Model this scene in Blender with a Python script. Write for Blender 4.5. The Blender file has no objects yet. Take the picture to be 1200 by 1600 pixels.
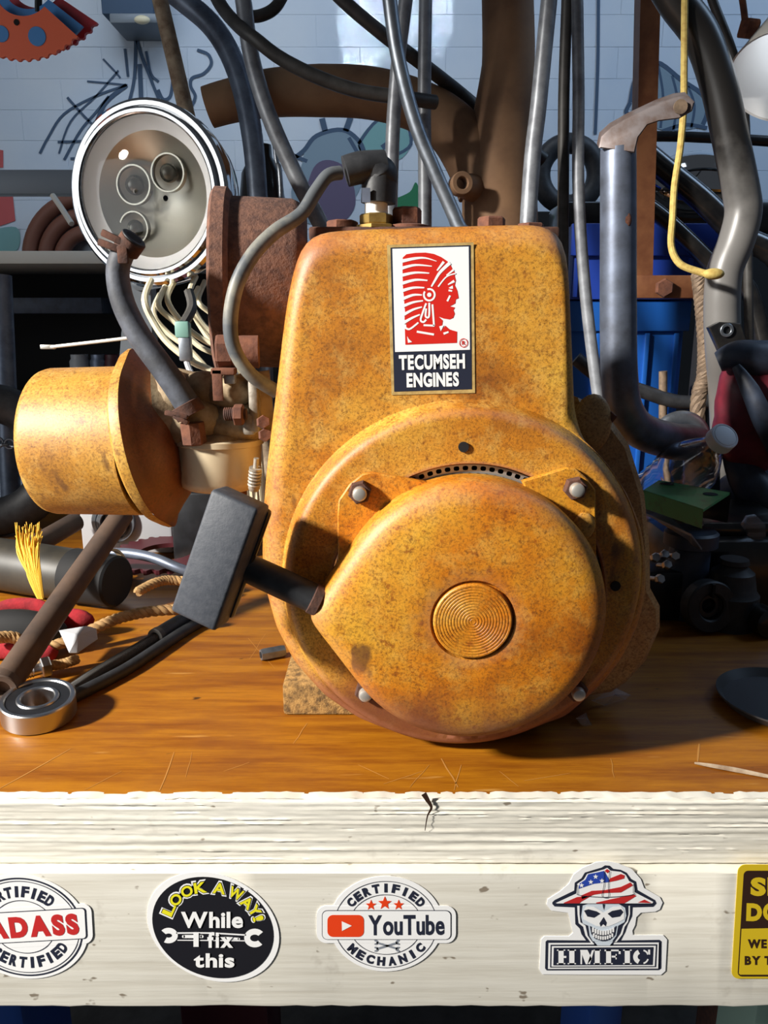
import bpy, bmesh, math, random
from mathutils import Vector, Matrix
random.seed(7)
PI = math.pi
SC = bpy.context.scene
COL = SC.collection

# ------------------------------------------------------------------ camera
PITCH = math.radians(14.0); FPX = 1200.0
CAM = Vector((0.0, -0.386, 0.266))
cd = bpy.data.cameras.new('camera'); cam = bpy.data.objects.new('camera', cd); COL.objects.link(cam)
cam.location = CAM; cam.rotation_euler = (PI/2 - PITCH, 0, 0)
cd.sensor_fit = 'VERTICAL'; cd.sensor_height = 36.0; cd.lens = 36.0*FPX/1600.0
cd.clip_start = 0.01; cd.clip_end = 50
SC.camera = cam
# ------------------------------------------------------------------ light
SC.view_settings.view_transform = 'Standard'; SC.view_settings.look = 'None'
SC.view_settings.gamma = 1.0; SC.view_settings.use_curve_mapping = False
SC.view_settings.exposure = 0.0
w = bpy.data.worlds.new('world'); SC.world = w; w.use_nodes = True
wb = w.node_tree.nodes['Background']
wb.inputs[0].default_value = (0.40, 0.45, 0.53, 1); wb.inputs[1].default_value = 0.10

def aim(o, target):
    d = Vector(target) - o.location
    o.rotation_euler = d.to_track_quat('-Z', 'Y').to_euler()
def lamp(name, typ, loc, target, energy, color=(1,1,1), **kw):
    l = bpy.data.lights.new(name, typ); o = bpy.data.objects.new(name, l); COL.objects.link(o)
    o.location = loc; aim(o, target); l.energy = energy; l.color = color
    for k, v in kw.items(): setattr(l, k, v)
    return o
# workshop work lamp high on the left, in front of the bench
lamp('work_lamp', 'SPOT', (-1.85, -0.80, 1.20), (-0.02, 0.06, 0.06), 600, (1.0, 0.955, 0.88),
     spot_size=math.radians(34), spot_blend=0.5, shadow_soft_size=0.10)
# added soft fill from the left front, doubling as the window chrome reflects
lamp('left_front_fill', 'AREA', (-2.45, -1.25, 0.50), (0.0, 0.15, 0.12), 17, (0.92, 0.96, 1.0), shape='RECTANGLE', size=1.9, size_y=1.7)
# bluish daylight from a window high on the right, over the back wall
lamp('window_daylight', 'AREA', (1.9, 0.6, 1.9), (0.7, 1.9, 0.6), 11, (0.50, 0.71, 1.0), shape='RECTANGLE', size=0.8, size_y=0.8, spread=math.radians(140))

lamp('rear_wall_fill', 'AREA', (-0.35, 0.80, 1.6), (-0.2, 1.9, 0.75), 4.2, (0.78, 0.88, 1.0), shape='RECTANGLE', size=1.4, size_y=0.5, spread=math.radians(110))  # added fill brightening the back wall and the rods; no skylight there

# ------------------------------------------------------------------ pixel -> place helpers (1200 x 1600 frame)
SP, CP = math.sin(PITCH), math.cos(PITCH)
def P(px, py, Y):
    u = (px-600)/FPX; v = (py-800)/FPX
    dx, dy, dz = u, CP - v*SP, -SP - v*CP
    t = (Y - CAM.y)/dy
    return Vector((CAM.x + dx*t, Y, CAM.z + dz*t))
def B(px, py, z=0.0):
    u = (px-600)/FPX; v = (py-800)/FPX
    dx, dy, dz = u, CP - v*SP, -SP - v*CP
    t = (z - CAM.z)/dz
    return Vector((dx*t, CAM.y + dy*t, z))
def S(py, Y):                                   # metres per pixel there
    p = P(600, py, Y); d = (p.y-CAM.y)*CP - (p.z-CAM.z)*SP
    return d/FPX

# ------------------------------------------------------------------ materials
def c3(r, g, b):
    f = lambda x: (x/255/12.92) if x/255 <= 0.04045 else ((x/255+0.055)/1.055)**2.4
    return (f(r), f(g), f(b), 1.0)
MATS = {}
def new_mat(name):
    m = bpy.data.materials.new(name); m.use_nodes = True
    nt = m.node_tree; b = nt.nodes['Principled BSDF']
    return m, nt, b
def ramp(nt, src, stops):
    r = nt.nodes.new('ShaderNodeValToRGB'); e = r.color_ramp.elements
    while len(e) > 1: e.remove(e[-1])
    e[0].position, e[0].color = stops[0]
    for p, col in stops[1:]:
        k = e.new(p); k.color = col
    nt.links.new(src, r.inputs[0]); return r.outputs[0]
def noise(nt, co, scale, detail=4, rough=0.6, stretch=None, loc=None):
    if stretch or loc:
        mp = nt.nodes.new('ShaderNodeMapping')
        if stretch: mp.inputs['Scale'].default_value = stretch
        if loc: mp.inputs['Location'].default_value = loc
        nt.links.new(co, mp.inputs[0]); co = mp.outputs[0]
    n = nt.nodes.new('ShaderNodeTexNoise'); n.inputs['Scale'].default_value = scale
    n.inputs['Detail'].default_value = detail; n.inputs['Roughness'].default_value = rough
    nt.links.new(co, n.inputs['Vector']); return n.outputs['Fac']
def mixc(nt, fac, a, b, mode='MIX'):
    m = nt.nodes.new('ShaderNodeMix'); m.data_type = 'RGBA'; m.blend_type = mode
    for s, v in ((m.inputs[0], fac), (m.inputs[6], a), (m.inputs[7], b)):
        if isinstance(v, (int, float, tuple)): s.default_value = v
        else: nt.links.new(v, s)
    return m.outputs[2]
def bumpn(nt, h, b, strength, dist=0.001):
    n = nt.nodes.new('ShaderNodeBump'); n.inputs['Strength'].default_value = strength; n.inputs['Distance'].default_value = dist
    nt.links.new(h, n.inputs['Height']); nt.links.new(n.outputs[0], b.inputs['Normal'])
def geo(nt):
    return nt.nodes.new('ShaderNodeNewGeometry').outputs['Position']
BW = [(0.0, (0,0,0,1)), (1.0, (1,1,1,1))]
def M(name, col, rough=0.5, metal=0.0, col2=None, scale=60, lo=0.4, hi=0.65, bump=0.0, coat=0.0, detail=5, spec=None):
    if name in MATS: return MATS[name]
    m, nt, b = new_mat(name)
    b.inputs['Base Color'].default_value = col; b.inputs['Roughness'].default_value = rough; b.inputs['Metallic'].default_value = metal
    if coat: b.inputs['Coat Weight'].default_value = coat; b.inputs['Coat Roughness'].default_value = 0.1
    if spec is not None: b.inputs['Specular IOR Level'].default_value = spec
    if col2 or bump:
        co = geo(nt); n = noise(nt, co, scale, detail)
        if col2:
            nt.links.new(ramp(nt, n, [(lo, col), (hi, col2)]), b.inputs['Base Color'])
        if bump:
            bumpn(nt, noise(nt, co, scale*3, 4), b, bump, 0.0008)
    MATS[name] = m; return m
def rusty_paint(name, yellow, orange, brown, pale, seed=(0,0,0), amt=0.0, low_rust=None, rough=0.46, edge=False):
    m, nt, b = new_mat(name); co = geo(nt)
    big = noise(nt, co, 14, 4, 0.6, loc=seed)
    base = ramp(nt, big, [(0.34-amt, yellow), (0.56-amt*0.5, orange), (0.74, brown)])
    mid = noise(nt, co, 60, 6, 0.72, loc=seed)
    base = mixc(nt, ramp(nt, mid, [(0.48, (0,0,0,1)), (0.70, (0.5,0.5,0.5,1))]), base, pale)
    blot = noise(nt, co, 150, 5, 0.75, loc=seed)
    base = mixc(nt, ramp(nt, blot, [(0.56+amt*0.3, (0,0,0,1)), (0.66+amt*0.3, (0.75,0.75,0.75,1))]), base, brown)
    fine = noise(nt, co, 640, 6, 0.8, loc=seed)
    base = mixc(nt, ramp(nt, fine, [(0.46, (0,0,0,1)), (0.66, (0.85,0.85,0.85,1))]), base, c3(92,56,22))
    pit = noise(nt, co, 34, 3, 0.5, stretch=(1.0,1.0,0.45), loc=(seed[0]+3, seed[1], 1.0))
    base = mixc(nt, ramp(nt, pit, [(0.70, (0,0,0,1)), (0.735, (0.8,0.8,0.8,1))]), base, c3(96,62,36))
    if low_rust:                                   # rust climbing from the bottom rim
        sx = nt.nodes.new('ShaderNodeSeparateXYZ'); nt.links.new(co, sx.inputs[0])
        ad = nt.nodes.new('ShaderNodeMath'); ad.operation = 'MULTIPLY_ADD'
        nt.links.new(big, ad.inputs[0]); ad.inputs[1].default_value = -0.07; nt.links.new(sx.outputs[2], ad.inputs[2])
        base = mixc(nt, ramp(nt, ad.outputs[0], [(low_rust-0.03+0.0, (0.85,0.85,0.85,1)), (low_rust+0.012, (0,0,0,1))]), base, c3(112,62,42))
    if edge:      # paint rubbed to a pinkish primer on the convex edges
        ge = nt.nodes.new('ShaderNodeNewGeometry'); ad2 = nt.nodes.new('ShaderNodeMath'); ad2.operation = 'MULTIPLY_ADD'
        nt.links.new(mid, ad2.inputs[0]); ad2.inputs[1].default_value = 0.05; nt.links.new(ge.outputs['Pointiness'], ad2.inputs[2])
        base = mixc(nt, ramp(nt, ad2.outputs[0], [(0.54, (0,0,0,1)), (0.58, (0.65,0.65,0.65,1))]), base, c3(172,114,88))
    nt.links.new(base, b.inputs['Base Color'])
    b.inputs['Roughness'].default_value = rough; b.inputs['Specular IOR Level'].default_value = 0.5
    bumpn(nt, fine, b, 0.25, 0.0006)
    MATS[name] = m; return m

rusty_paint('shroud paint', c3(220,168,64), c3(196,124,32), c3(134,76,28), c3(222,184,100), low_rust=0.018, edge=True)
rusty_paint('starter paint', c3(220,160,48), c3(204,120,20), c3(140,68,16), c3(222,178,84), seed=(2,5,1), low_rust=0.012)
rusty_paint('starter edge paint', c3(220,160,48), c3(204,120,20), c3(140,68,16), c3(222,178,84), seed=(2,5,1), low_rust=0.012, edge=True)
rusty_paint('cup paint', c3(210,162,72), c3(186,130,48), c3(132,86,40), c3(216,180,108), seed=(7,1,3), amt=-0.04)
rusty_paint('cast paint', c3(196,158,104), c3(172,130,82), c3(122,88,58), c3(200,176,136), seed=(4,9,2))
rusty_paint('plate inside', c3(140,78,36), c3(116,62,30), c3(74,40,22), c3(150,90,48), seed=(1,2,8), amt=0.05)
M('rust', c3(118,74,54), 0.9, 0, c3(84,52,42), 90, bump=0.6)
M('rust dark', c3(92,58,44), 0.9, 0, c3(62,42,36), 120, bump=0.6)
M('rust pipe', c3(158,122,90), 0.75, 0.1, c3(118,88,66), 12, 0.35, 0.7, bump=0.15)
M('rod rust', c3(92,72,58), 0.7, 0.15, c3(62,50,44), 26, 0.35, 0.7, bump=0.3)
M('muffler rust', c3(120,84,68), 0.95, 0, c3(88,62,54), 160, bump=0.9)
M('brass', c3(190,160,92), 0.4, 0.8, c3(150,120,70), 80)
M('steel', c3(190,190,192), 0.3, 1.0)
M('galvanised', c3(150,156,164), 0.42, 0.85, c3(122,128,136), 60)
M('stud steel', c3(206,202,194), 0.38, 0.7)
M('chrome', c3(226,226,226), 0.06, 1.0)
M('reflector', c3(196,194,182), 0.4, 1.0)
M('bulb trim', c3(176,172,158), 0.2, 0.9)
M('bulb glass', c3(96,94,86), 0.15, 0.7)
M('black rubber', c3(34,35,38), 0.55, 0, c3(48,49,52), 90, bump=0.15)
M('black plastic', c3(24,25,28), 0.38, 0, c3(34,35,39), 70)
M('grip plastic', c3(58,62,70), 0.6, 0, c3(70,73,80), 200, bump=0.2)
M('black paint', c3(22,22,24), 0.28, 0.0, c3(40,38,36), 40, coat=0.3)
M('matte black', c3(14,14,16), 0.8)  # plain black; also stands in for shade in holes and dark backings
M('grey tube', c3(150,154,160), 0.42, 0.25, c3(116,118,124), 50)
M('blue grey tube', c3(122,136,156), 0.42, 0.25, c3(92,102,120), 40)
M('worn steel blue', c3(122,132,152), 0.42, 0.55, c3(84,88,98), 30, 0.35, 0.7)
M('cable dark', c3(72,70,68), 0.5, 0.1, c3(56,54,52), 60)
M('hose rubber', c3(62,64,70), 0.6, 0, c3(84,88,98), 80, bump=0.25)
M('ignition cable', c3(84,88,92), 0.5, 0, c3(150,146,132), 36, 0.48, 0.75)
M('ignition pale', c3(180,176,158), 0.55, 0, c3(110,108,100), 90, 0.5, 0.8)
M('cast alloy', c3(184,164,132), 0.7, 0.1, c3(122,98,70), 60, bump=0.5)
M('alloy grey', c3(168,160,148), 0.55, 0.35, c3(120,110,96), 90, bump=0.4)
M('bowl cream', c3(206,188,156), 0.5, 0.1, c3(170,142,104), 50, 0.5, 0.8)
M('white paint', c3(226,222,210), 0.6)
M('white ceramic', c3(236,234,226), 0.3)
M('cream wire', c3(226,216,184), 0.5)
M('yellow cord', c3(206,182,104), 0.8, 0, c3(180,150,80), 200)
M('yellow fibre', c3(222,174,50), 0.7)
M('tan rope', c3(176,140,92), 0.85, 0, c3(140,106,66), 120)
M('wire rope', c3(138,118,98), 0.7, 0.3, c3(104,88,74), 140)
M('red fabric', c3(168,30,40), 0.9, 0, c3(120,20,30), 60, bump=0.6)
M('burgundy leather', c3(112,34,48), 0.45, 0, c3(82,26,38), 40, bump=0.2)
M('navy leather', c3(52,62,80), 0.5, 0, c3(36,42,56), 40, bump=0.2)
M('crate blue', c3(36,68,168), 0.4)
M('bin blue', c3(30,92,178), 0.35)
M('drum blue', c3(40,80,160), 0.5)
M('green paint', c3(52,140,84), 0.35, 0, c3(54,86,58), 60, 0.55, 0.75)
M('anodised orange', c3(248,118,80), 0.4)
M('anodised red', c3(190,54,66), 0.4)
M('anodised blue', c3(80,150,220), 0.4)
M('dark red', c3(74,24,32), 0.5)
M('dark grey tube', c3(84,86,90), 0.45, 0.4, c3(66,66,70), 50)
M('teal plastic', c3(110,150,140), 0.5)
M('grey plastic', c3(178,180,184), 0.45)
M('olive canister', c3(56,51,42), 0.5, 0, c3(42,39,33), 40)
M('beige gasket', c3(190,166,128), 0.8)
M('weathered wood', c3(170,152,128), 0.85, 0, c3(126,104,84), 70, bump=0.4)
M('brown hose', c3(116,72,56), 0.6)
M('brown steel', c3(132,86,56), 0.5, 0.2, c3(112,68,44), 40)
M('pale green post', c3(150,176,160), 0.6)
M('concrete', c3(70,68,66), 0.9, 0, c3(56,54,52), 20)
M('base grit', c3(168,130,74), 0.95, 0, c3(96,72,40), 220, bump=1.0)
M('dish', c3(70,70,72), 0.35, 0.4)
M('tab steel', c3(120,112,112), 0.55, 0.4, c3(96,78,70), 60)
M('shade outside', c3(196,190,178), 0.5)
M('shade inside', c3(240,240,240), 0.4)
M('grey steel bar', c3(118,126,134), 0.5, 0.3)
M('cap plastic', c3(206,212,222), 0.45)
# printed colours
M('print white', c3(240,240,240), 0.4); M('print black', c3(28,28,34), 0.4); M('print navy', c3(38,42,58), 0.4)
M('print red', c3(206,38,28), 0.4); M('print orange red', c3(226,66,26), 0.4); M('print brick red', c3(190,44,44), 0.4)
M('print yellow', c3(228,220,40), 0.4); M('print sign yellow', c3(214,184,36), 0.4); M('print blue', c3(44,72,168), 0.4)
M('print grey', c3(134,140,150), 0.4); M('print pale blue', c3(206,216,226), 0.4); M('print dark brown', c3(52,34,24), 0.4)
M('print gold', c3(206,176,112), 0.4, 0.1, c3(170,140,88), 200)
M('mural ink', c3(66,86,110), 0.8); M('mural grey', c3(126,146,160), 0.8); M('mural purple', c3(96,86,112), 0.8)
M('mural teal', c3(120,164,164), 0.8); M('mural green', c3(44,120,80), 0.8); M('mural red', c3(190,90,90), 0.8)
def glass(name, col, rough=0.03, alpha_trans=1.0, ior=1.45):
    m, nt, b = new_mat(name)
    b.inputs['Base Color'].default_value = col; b.inputs['Roughness'].default_value = rough
    b.inputs['Transmission Weight'].default_value = alpha_trans; b.inputs['IOR'].default_value = ior
    MATS[name] = m
glass('lens glass', (1,1,1,1), 0.0, 1.0, 1.3)
glass('clear plastic', (0.96,0.97,1,1), 0.03, 1.0, 1.45)
glass('film plastic', (0.9,0.9,0.95,1), 0.25, 0.92, 1.2)

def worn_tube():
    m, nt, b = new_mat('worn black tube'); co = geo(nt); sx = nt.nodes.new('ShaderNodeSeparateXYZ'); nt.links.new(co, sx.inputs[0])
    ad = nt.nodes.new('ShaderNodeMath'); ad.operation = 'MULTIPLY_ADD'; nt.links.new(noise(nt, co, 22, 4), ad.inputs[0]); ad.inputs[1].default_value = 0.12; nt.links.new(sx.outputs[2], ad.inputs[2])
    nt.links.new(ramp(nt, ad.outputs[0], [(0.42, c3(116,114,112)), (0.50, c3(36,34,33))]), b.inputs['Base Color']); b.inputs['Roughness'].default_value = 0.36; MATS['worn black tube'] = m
worn_tube()
def wood_top():
    m, nt, b = new_mat('varnished wood'); co = geo(nt)
    g1 = noise(nt, co, 6.0, 7, 0.72, stretch=(0.9, 9, 1))
    base = ramp(nt, g1, [(0.25, c3(88,44,5)), (0.42, c3(130,74,8)), (0.60, c3(160,102,16)), (0.8, c3(116,62,6))])
    g2 = noise(nt, co, 34.0, 7, 0.8, stretch=(0.5, 10, 1))
    base = mixc(nt, ramp(nt, g2, [(0.52, (0,0,0,1)), (0.72, (0.7,0.7,0.7,1))]), base, c3(108,54,10))
    bl = noise(nt, co, 9, 3, 0.6)
    base = mixc(nt, ramp(nt, bl, [(0.56, (0,0,0,1)), (0.75, (0.55,0.55,0.55,1))]), base, c3(104,54,16))
    dk = noise(nt, co, 70, 3, 0.5, stretch=(0.45,1,1))
    base = mixc(nt, ramp(nt, dk, [(0.70, (0,0,0,1)), (0.74, (0.9,0.9,0.9,1))]), base, c3(50,26,10))
    sc = noise(nt, co, 60, 2, 0.4, stretch=(0.35, 2.5, 1), loc=(3,1,0))
    base = mixc(nt, ramp(nt, sc, [(0.70, (0,0,0,1)), (0.76, (0.35,0.35,0.35,1))]), base, c3(206,160,90))
    nt.links.new(base, b.inputs['Base Color'])
    nt.links.new(ramp(nt, bl, [(0.3, (0.34,)*3+(1,)), (0.7, (0.55,)*3+(1,))]), b.inputs['Roughness'])
    bumpn(nt, g2, b, 0.12, 0.0006); MATS['varnished wood'] = m
wood_top()
def white_board(name, stains):
    m, nt, b = new_mat(name); co = geo(nt)
    g = noise(nt, co, 12, 5, 0.7, stretch=(0.5, 1, 12))
    base = ramp(nt, g, [(0.3, c3(206,200,186)), (0.55, c3(226,222,210)), (0.8, c3(232,228,218))])
    st = noise(nt, co, 16, 5, 0.7, loc=(stains, 0, 0))
    base = mixc(nt, ramp(nt, st, [(0.60, (0,0,0,1)), (0.76, (0.6,0.6,0.6,1))]), base, c3(140,128,112))
    sp = noise(nt, co, 130, 2, 0.5, stretch=(0.6,1,1))
    base = mixc(nt, ramp(nt, sp, [(0.70, (0,0,0,1)), (0.74, (0.8,0.8,0.8,1))]), base, c3(110,92,70))
    nt.links.new(base, b.inputs['Base Color']); b.inputs['Roughness'].default_value = 0.55
    bumpn(nt, g, b, 0.25, 0.0008); MATS[name] = m
white_board('painted edge', 4.0); white_board('painted apron', 9.0)
def wall_paint():
    m, nt, b = new_mat('wall paint'); co = geo(nt)
    n = noise(nt, co, 3, 4, 0.6)
    nt.links.new(ramp(nt, n, [(0.3, c3(186,200,216)), (0.7, c3(206,214,222))]), b.inputs['Base Color'])
    b.inputs['Roughness'].default_value = 0.6; bumpn(nt, noise(nt, co, 90, 4), b, 0.2, 0.001); MATS['wall paint'] = m
wall_paint()

# ------------------------------------------------------------------ mesh builder
ORIGIN = {}
class MB:
    def __init__(s): s.v = []; s.f = []
    def add(s, vs, fs):
        k = len(s.v); s.v += [Vector(x) for x in vs]; s.f += [tuple(i+k for i in f) for f in fs]; return s
    def poly(s, pts): return s.add(pts, [tuple(range(len(pts)))])
    def prism(s, pts, off, bevel=0.0):
        """closed polygon pts (3D, front side) extruded by the vector off; bevel chamfers the front rim"""
        n = len(pts); off = Vector(off); pts = [Vector(p) for p in pts]
        c = sum(pts, Vector())/n; loops = []
        if bevel:
            d = off.normalized()
            ins = []
            for i in range(n):
                a, b_, c_ = pts[i-1], pts[i], pts[(i+1) % n]
                e1 = (b_-a).normalized(); e2 = (c_-b_).normalized()
                n1 = d.cross(e1); n2 = d.cross(e2); m = (n1+n2)
                if m.length < 1e-6: m = n1
                m.normalize(); k = 1/max(0.35, m.dot(n1))
                ins.append(m*k)
            area = sum((pts[i]-c).dot(ins[i]) for i in range(n))
            sg = -1 if area > 0 else 1
            loops.append([pts[i]+ins[i]*bevel*sg for i in range(n)])
            loops.append([p+d*bevel for p in pts])
        else: loops.append(pts)
        loops.append([p+off for p in pts])
        return s.loft(loops, True, True)
    def loft(s, loops, cap0=False, cap1=False, closed=True):
        n = len(loops[0]); k = len(s.v)
        for L in loops: s.v += [Vector(p) for p in L]
        m = n if closed else n-1
        for a in range(len(loops)-1):
            for i in range(m):
                j = (i+1) % n
                s.f.append((k+a*n+i, k+a*n+j, k+(a+1)*n+j, k+(a+1)*n+i))
        if cap0: s.f.append(tuple(k+i for i in reversed(range(n))))
        if cap1: s.f.append(tuple(k+(len(loops)-1)*n+i for i in range(n)))
        return s
    def box(s, c, size, bevel=0.0, rot=None):
        bm = bmesh.new(); bmesh.ops.create_cube(bm, size=1.0)
        for v in bm.verts: v.co = Vector((v.co.x*size[0], v.co.y*size[1], v.co.z*size[2]))
        if bevel: bmesh.ops.bevel(bm, geom=list(bm.edges), offset=bevel, segments=2, affect='EDGES', profile=0.5)
        bm.verts.ensure_lookup_table(); R = rot if rot is not None else Matrix.Identity(3); c = Vector(c)
        for i, v in enumerate(bm.verts): v.index = i
        s.add([R @ v.co + c for v in bm.verts], [tuple(v.index for v in f.verts) for f in bm.faces]); bm.free(); return s
    def lathe(s, prof, o, axis, n=32, ref=None, cap=True):
        """prof: (distance along axis, radius) list"""
        a = Vector(axis).normalized(); o = Vector(o)
        r = Vector(ref) if ref else (Vector((0,0,1)) if abs(a.z) < 0.9 else Vector((1,0,0)))
        x = (r - a*r.dot(a)).normalized(); y = a.cross(x); loops = []
        for h, rad in prof:
            rad = max(rad, 1e-5)
            loops.append([o + a*h + x*(rad*math.cos(2*PI*i/n)) + y*(rad*math.sin(2*PI*i/n)) for i in range(n)])
        return s.loft(loops, cap, cap)
    def ring(s, o, axis, r1, r2, h, n=40, bev=0.0):
        """tube ring with rectangular section"""
        a = Vector(axis).normalized(); o = Vector(o)
        r = Vector((0,0,1)) if abs(a.z) < 0.9 else Vector((1,0,0))
        x = (r - a*r.dot(a)).normalized(); y = a.cross(x)
        L = lambda hh, rad: [o + a*hh + x*(rad*math.cos(2*PI*i/n)) + y*(rad*math.sin(2*PI*i/n)) for i in range(n)]
        b = bev or (r2-r1)*0.12
        loops = [L(b, r1), L(0, r1+b), L(0, r2-b), L(b, r2), L(h-b, r2), L(h, r2-b), L(h, r1+b), L(h-b, r1), L(b, r1)]
        return s.loft(loops)
    def torus(s, o, axis, R, r, n=40, m=10):
        a = Vector(axis).normalized(); o = Vector(o)
        q = Vector((0,0,1)) if abs(a.z) < 0.9 else Vector((1,0,0))
        x = (q - a*q.dot(a)).normalized(); y = a.cross(x); loops = []
        for i in range(n+1):
            t = 2*PI*i/n; d = x*math.cos(t)+y*math.sin(t)
            loops.append([o + d*(R + r*math.cos(2*PI*j/m)) + a*(r*math.sin(2*PI*j/m)) for j in range(m)])
        return s.loft(loops)
    def tube(s, pts, r, n=12, smooth=6, cap=True, flat=None):
        pts = [Vector(p) for p in pts]
        rs = list(r) if isinstance(r, (list, tuple)) else [r]*len(pts)
        if smooth and len(pts) > 2: pts, rs = catmull(pts, rs, smooth)
        loops = []; prev = None
        for i, p in enumerate(pts):
            t = (pts[min(i+1, len(pts)-1)] - pts[max(i-1, 0)]).normalized()
            if prev is None:
                q = Vector((0,0,1)) if abs(t.z) < 0.9 else Vector((1,0,0)); x = (q - t*q.dot(t)).normalized()
            else:
                x = (prev - t*prev.dot(t)).normalized()
            prev = x; y = t.cross(x); fl = flat or 1.0
            loops.append([p + x*(rs[i]*math.cos(2*PI*j/n)) + y*(rs[i]*fl*math.sin(2*PI*j/n)) for j in range(n)])
        return s.loft(loops, cap, cap)
    def hexa(s, o, axis, rad, h, ref=None, n=6): 
        return s.lathe([(0, rad*0.94), (h*0.12, rad), (h*0.85, rad), (h, rad*0.88)], o, axis, n, ref)
    def sphere(s, o, r, n=14, m=9, sc=(1,1,1)):
        o = Vector(o); loops = []
        for i in range(m+1):
            a = -PI/2 + PI*i/m; rr = max(1e-4, math.cos(a))
            loops.append([o + Vector((sc[0]*r*rr*math.cos(2*PI*j/n), sc[1]*r*rr*math.sin(2*PI*j/n), sc[2]*r*math.sin(a))) for j in range(n)])
        return s.loft(loops, True, True)
    def build(s, name, mat, parent=None, smooth=True, angle=35):
        if parent is not None: o0 = ORIGIN[parent.name]
        else:
            xs = [v.x for v in s.v]; ys = [v.y for v in s.v]; zs = [v.z for v in s.v]
            o0 = Vector(((min(xs)+max(xs))/2, (min(ys)+max(ys))/2, min(zs)))
        me = bpy.data.meshes.new(name); me.from_pydata([v-o0 for v in s.v], [], s.f)
        bm = bmesh.new(); bm.from_mesh(me)
        bmesh.ops.recalc_face_normals(bm, faces=bm.faces); bm.to_mesh(me); bm.free()
        me.materials.append(MATS[mat] if isinstance(mat, str) else mat)
        if smooth:
            me.polygons.foreach_set('use_smooth', [True]*len(me.polygons)); me.set_sharp_from_angle(angle=math.radians(angle))
        ob = bpy.data.objects.new(name, me); COL.objects.link(ob)
        if parent is None: ob.location = o0
        else: ob.parent = parent
        ORIGIN[ob.name] = o0; return ob
def catmull(pts, rs, k):
    out, ro = [], []
    n = len(pts)
    for i in range(n-1):
        p0 = pts[max(i-1,0)]; p1 = pts[i]; p2 = pts[i+1]; p3 = pts[min(i+2,n-1)]
        for j in range(k):
            t = j/k; t2 = t*t; t3 = t2*t
            out.append(0.5*((2*p1)+(p2-p0)*t+(2*p0-5*p1+4*p2-p3)*t2+(3*p1-p0-3*p2+p3)*t3))
            ro.append(rs[i]*(1-t)+rs[i+1]*t)
    out.append(pts[-1]); ro.append(rs[-1]); return out, ro
def tag(o, label=None, cat=None, group=None, kind=None):
    if label: o['label'] = label
    if cat: o['category'] = cat
    if group: o['group'] = group
    if kind: o['kind'] = kind
    return o
def thing(name, loc, label, cat, group=None):
    o = bpy.data.objects.new(name, None); COL.objects.link(o); o.location = loc; o.empty_display_size = 0.02
    ORIGIN[o.name] = Vector(loc); return tag(o, label, cat, group)
def tubepx(name, pts, rpx, mat, parent=None, n=12, label=None, cat=None, group=None, cap=True):
    w = [Vector((P(*p).x, p[2], 0.0012)) if (p[1] >= 800 and p[2] > 0.4) else P(*p) for p in pts]
    rs = rpx if isinstance(rpx, (list, tuple)) else [rpx]*len(pts)
    r = [rs[i]*S(pts[i][1], pts[i][2]) for i in range(len(pts))]
    def on_up(p, q):                                       # goes on above the frame
        d = (p-q).normalized(); q1 = p+d*0.08; q2 = q1+(d+Vector((0,0,1))).normalized()*0.15; return [q1, q2, q2+Vector((0,0,0.3))]
    if pts[0][1] <= -20: w = on_up(w[0], w[1])[::-1]+w; r = [r[0]]*3+r
    if pts[-1][1] <= -20: w = w+on_up(w[-1], w[-2]); r = r+[r[-1]]*3
    o = MB().tube(w, r, n, cap=cap).build(name, mat, parent)
    if label: tag(o, label, cat, group)
    return o
def twist(pts, R, r, turns, strands=3, smooth=6, n=8):
    """laid rope: strands wound round a path"""
    pts = [Vector(p) for p in pts]; path, _ = catmull(pts, [1]*len(pts), smooth*3); mb = MB()
    for k in range(strands):
        q = []; prev = None
        for i, p in enumerate(path):
            t = (path[min(i+1, len(path)-1)] - path[max(i-1, 0)]).normalized()
            if prev is None:
                u = Vector((0,0,1)) if abs(t.z) < 0.9 else Vector((1,0,0)); x = (u-t*u.dot(t)).normalized()
            else: x = (prev - t*prev.dot(t)).normalized()
            prev = x; y = t.cross(x); a = 2*PI*(turns*i/len(path) + k/strands)
            q.append(p + (x*math.cos(a)+y*math.sin(a))*R)
        mb.tube(q, r, n, smooth=0)
    return mb
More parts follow.
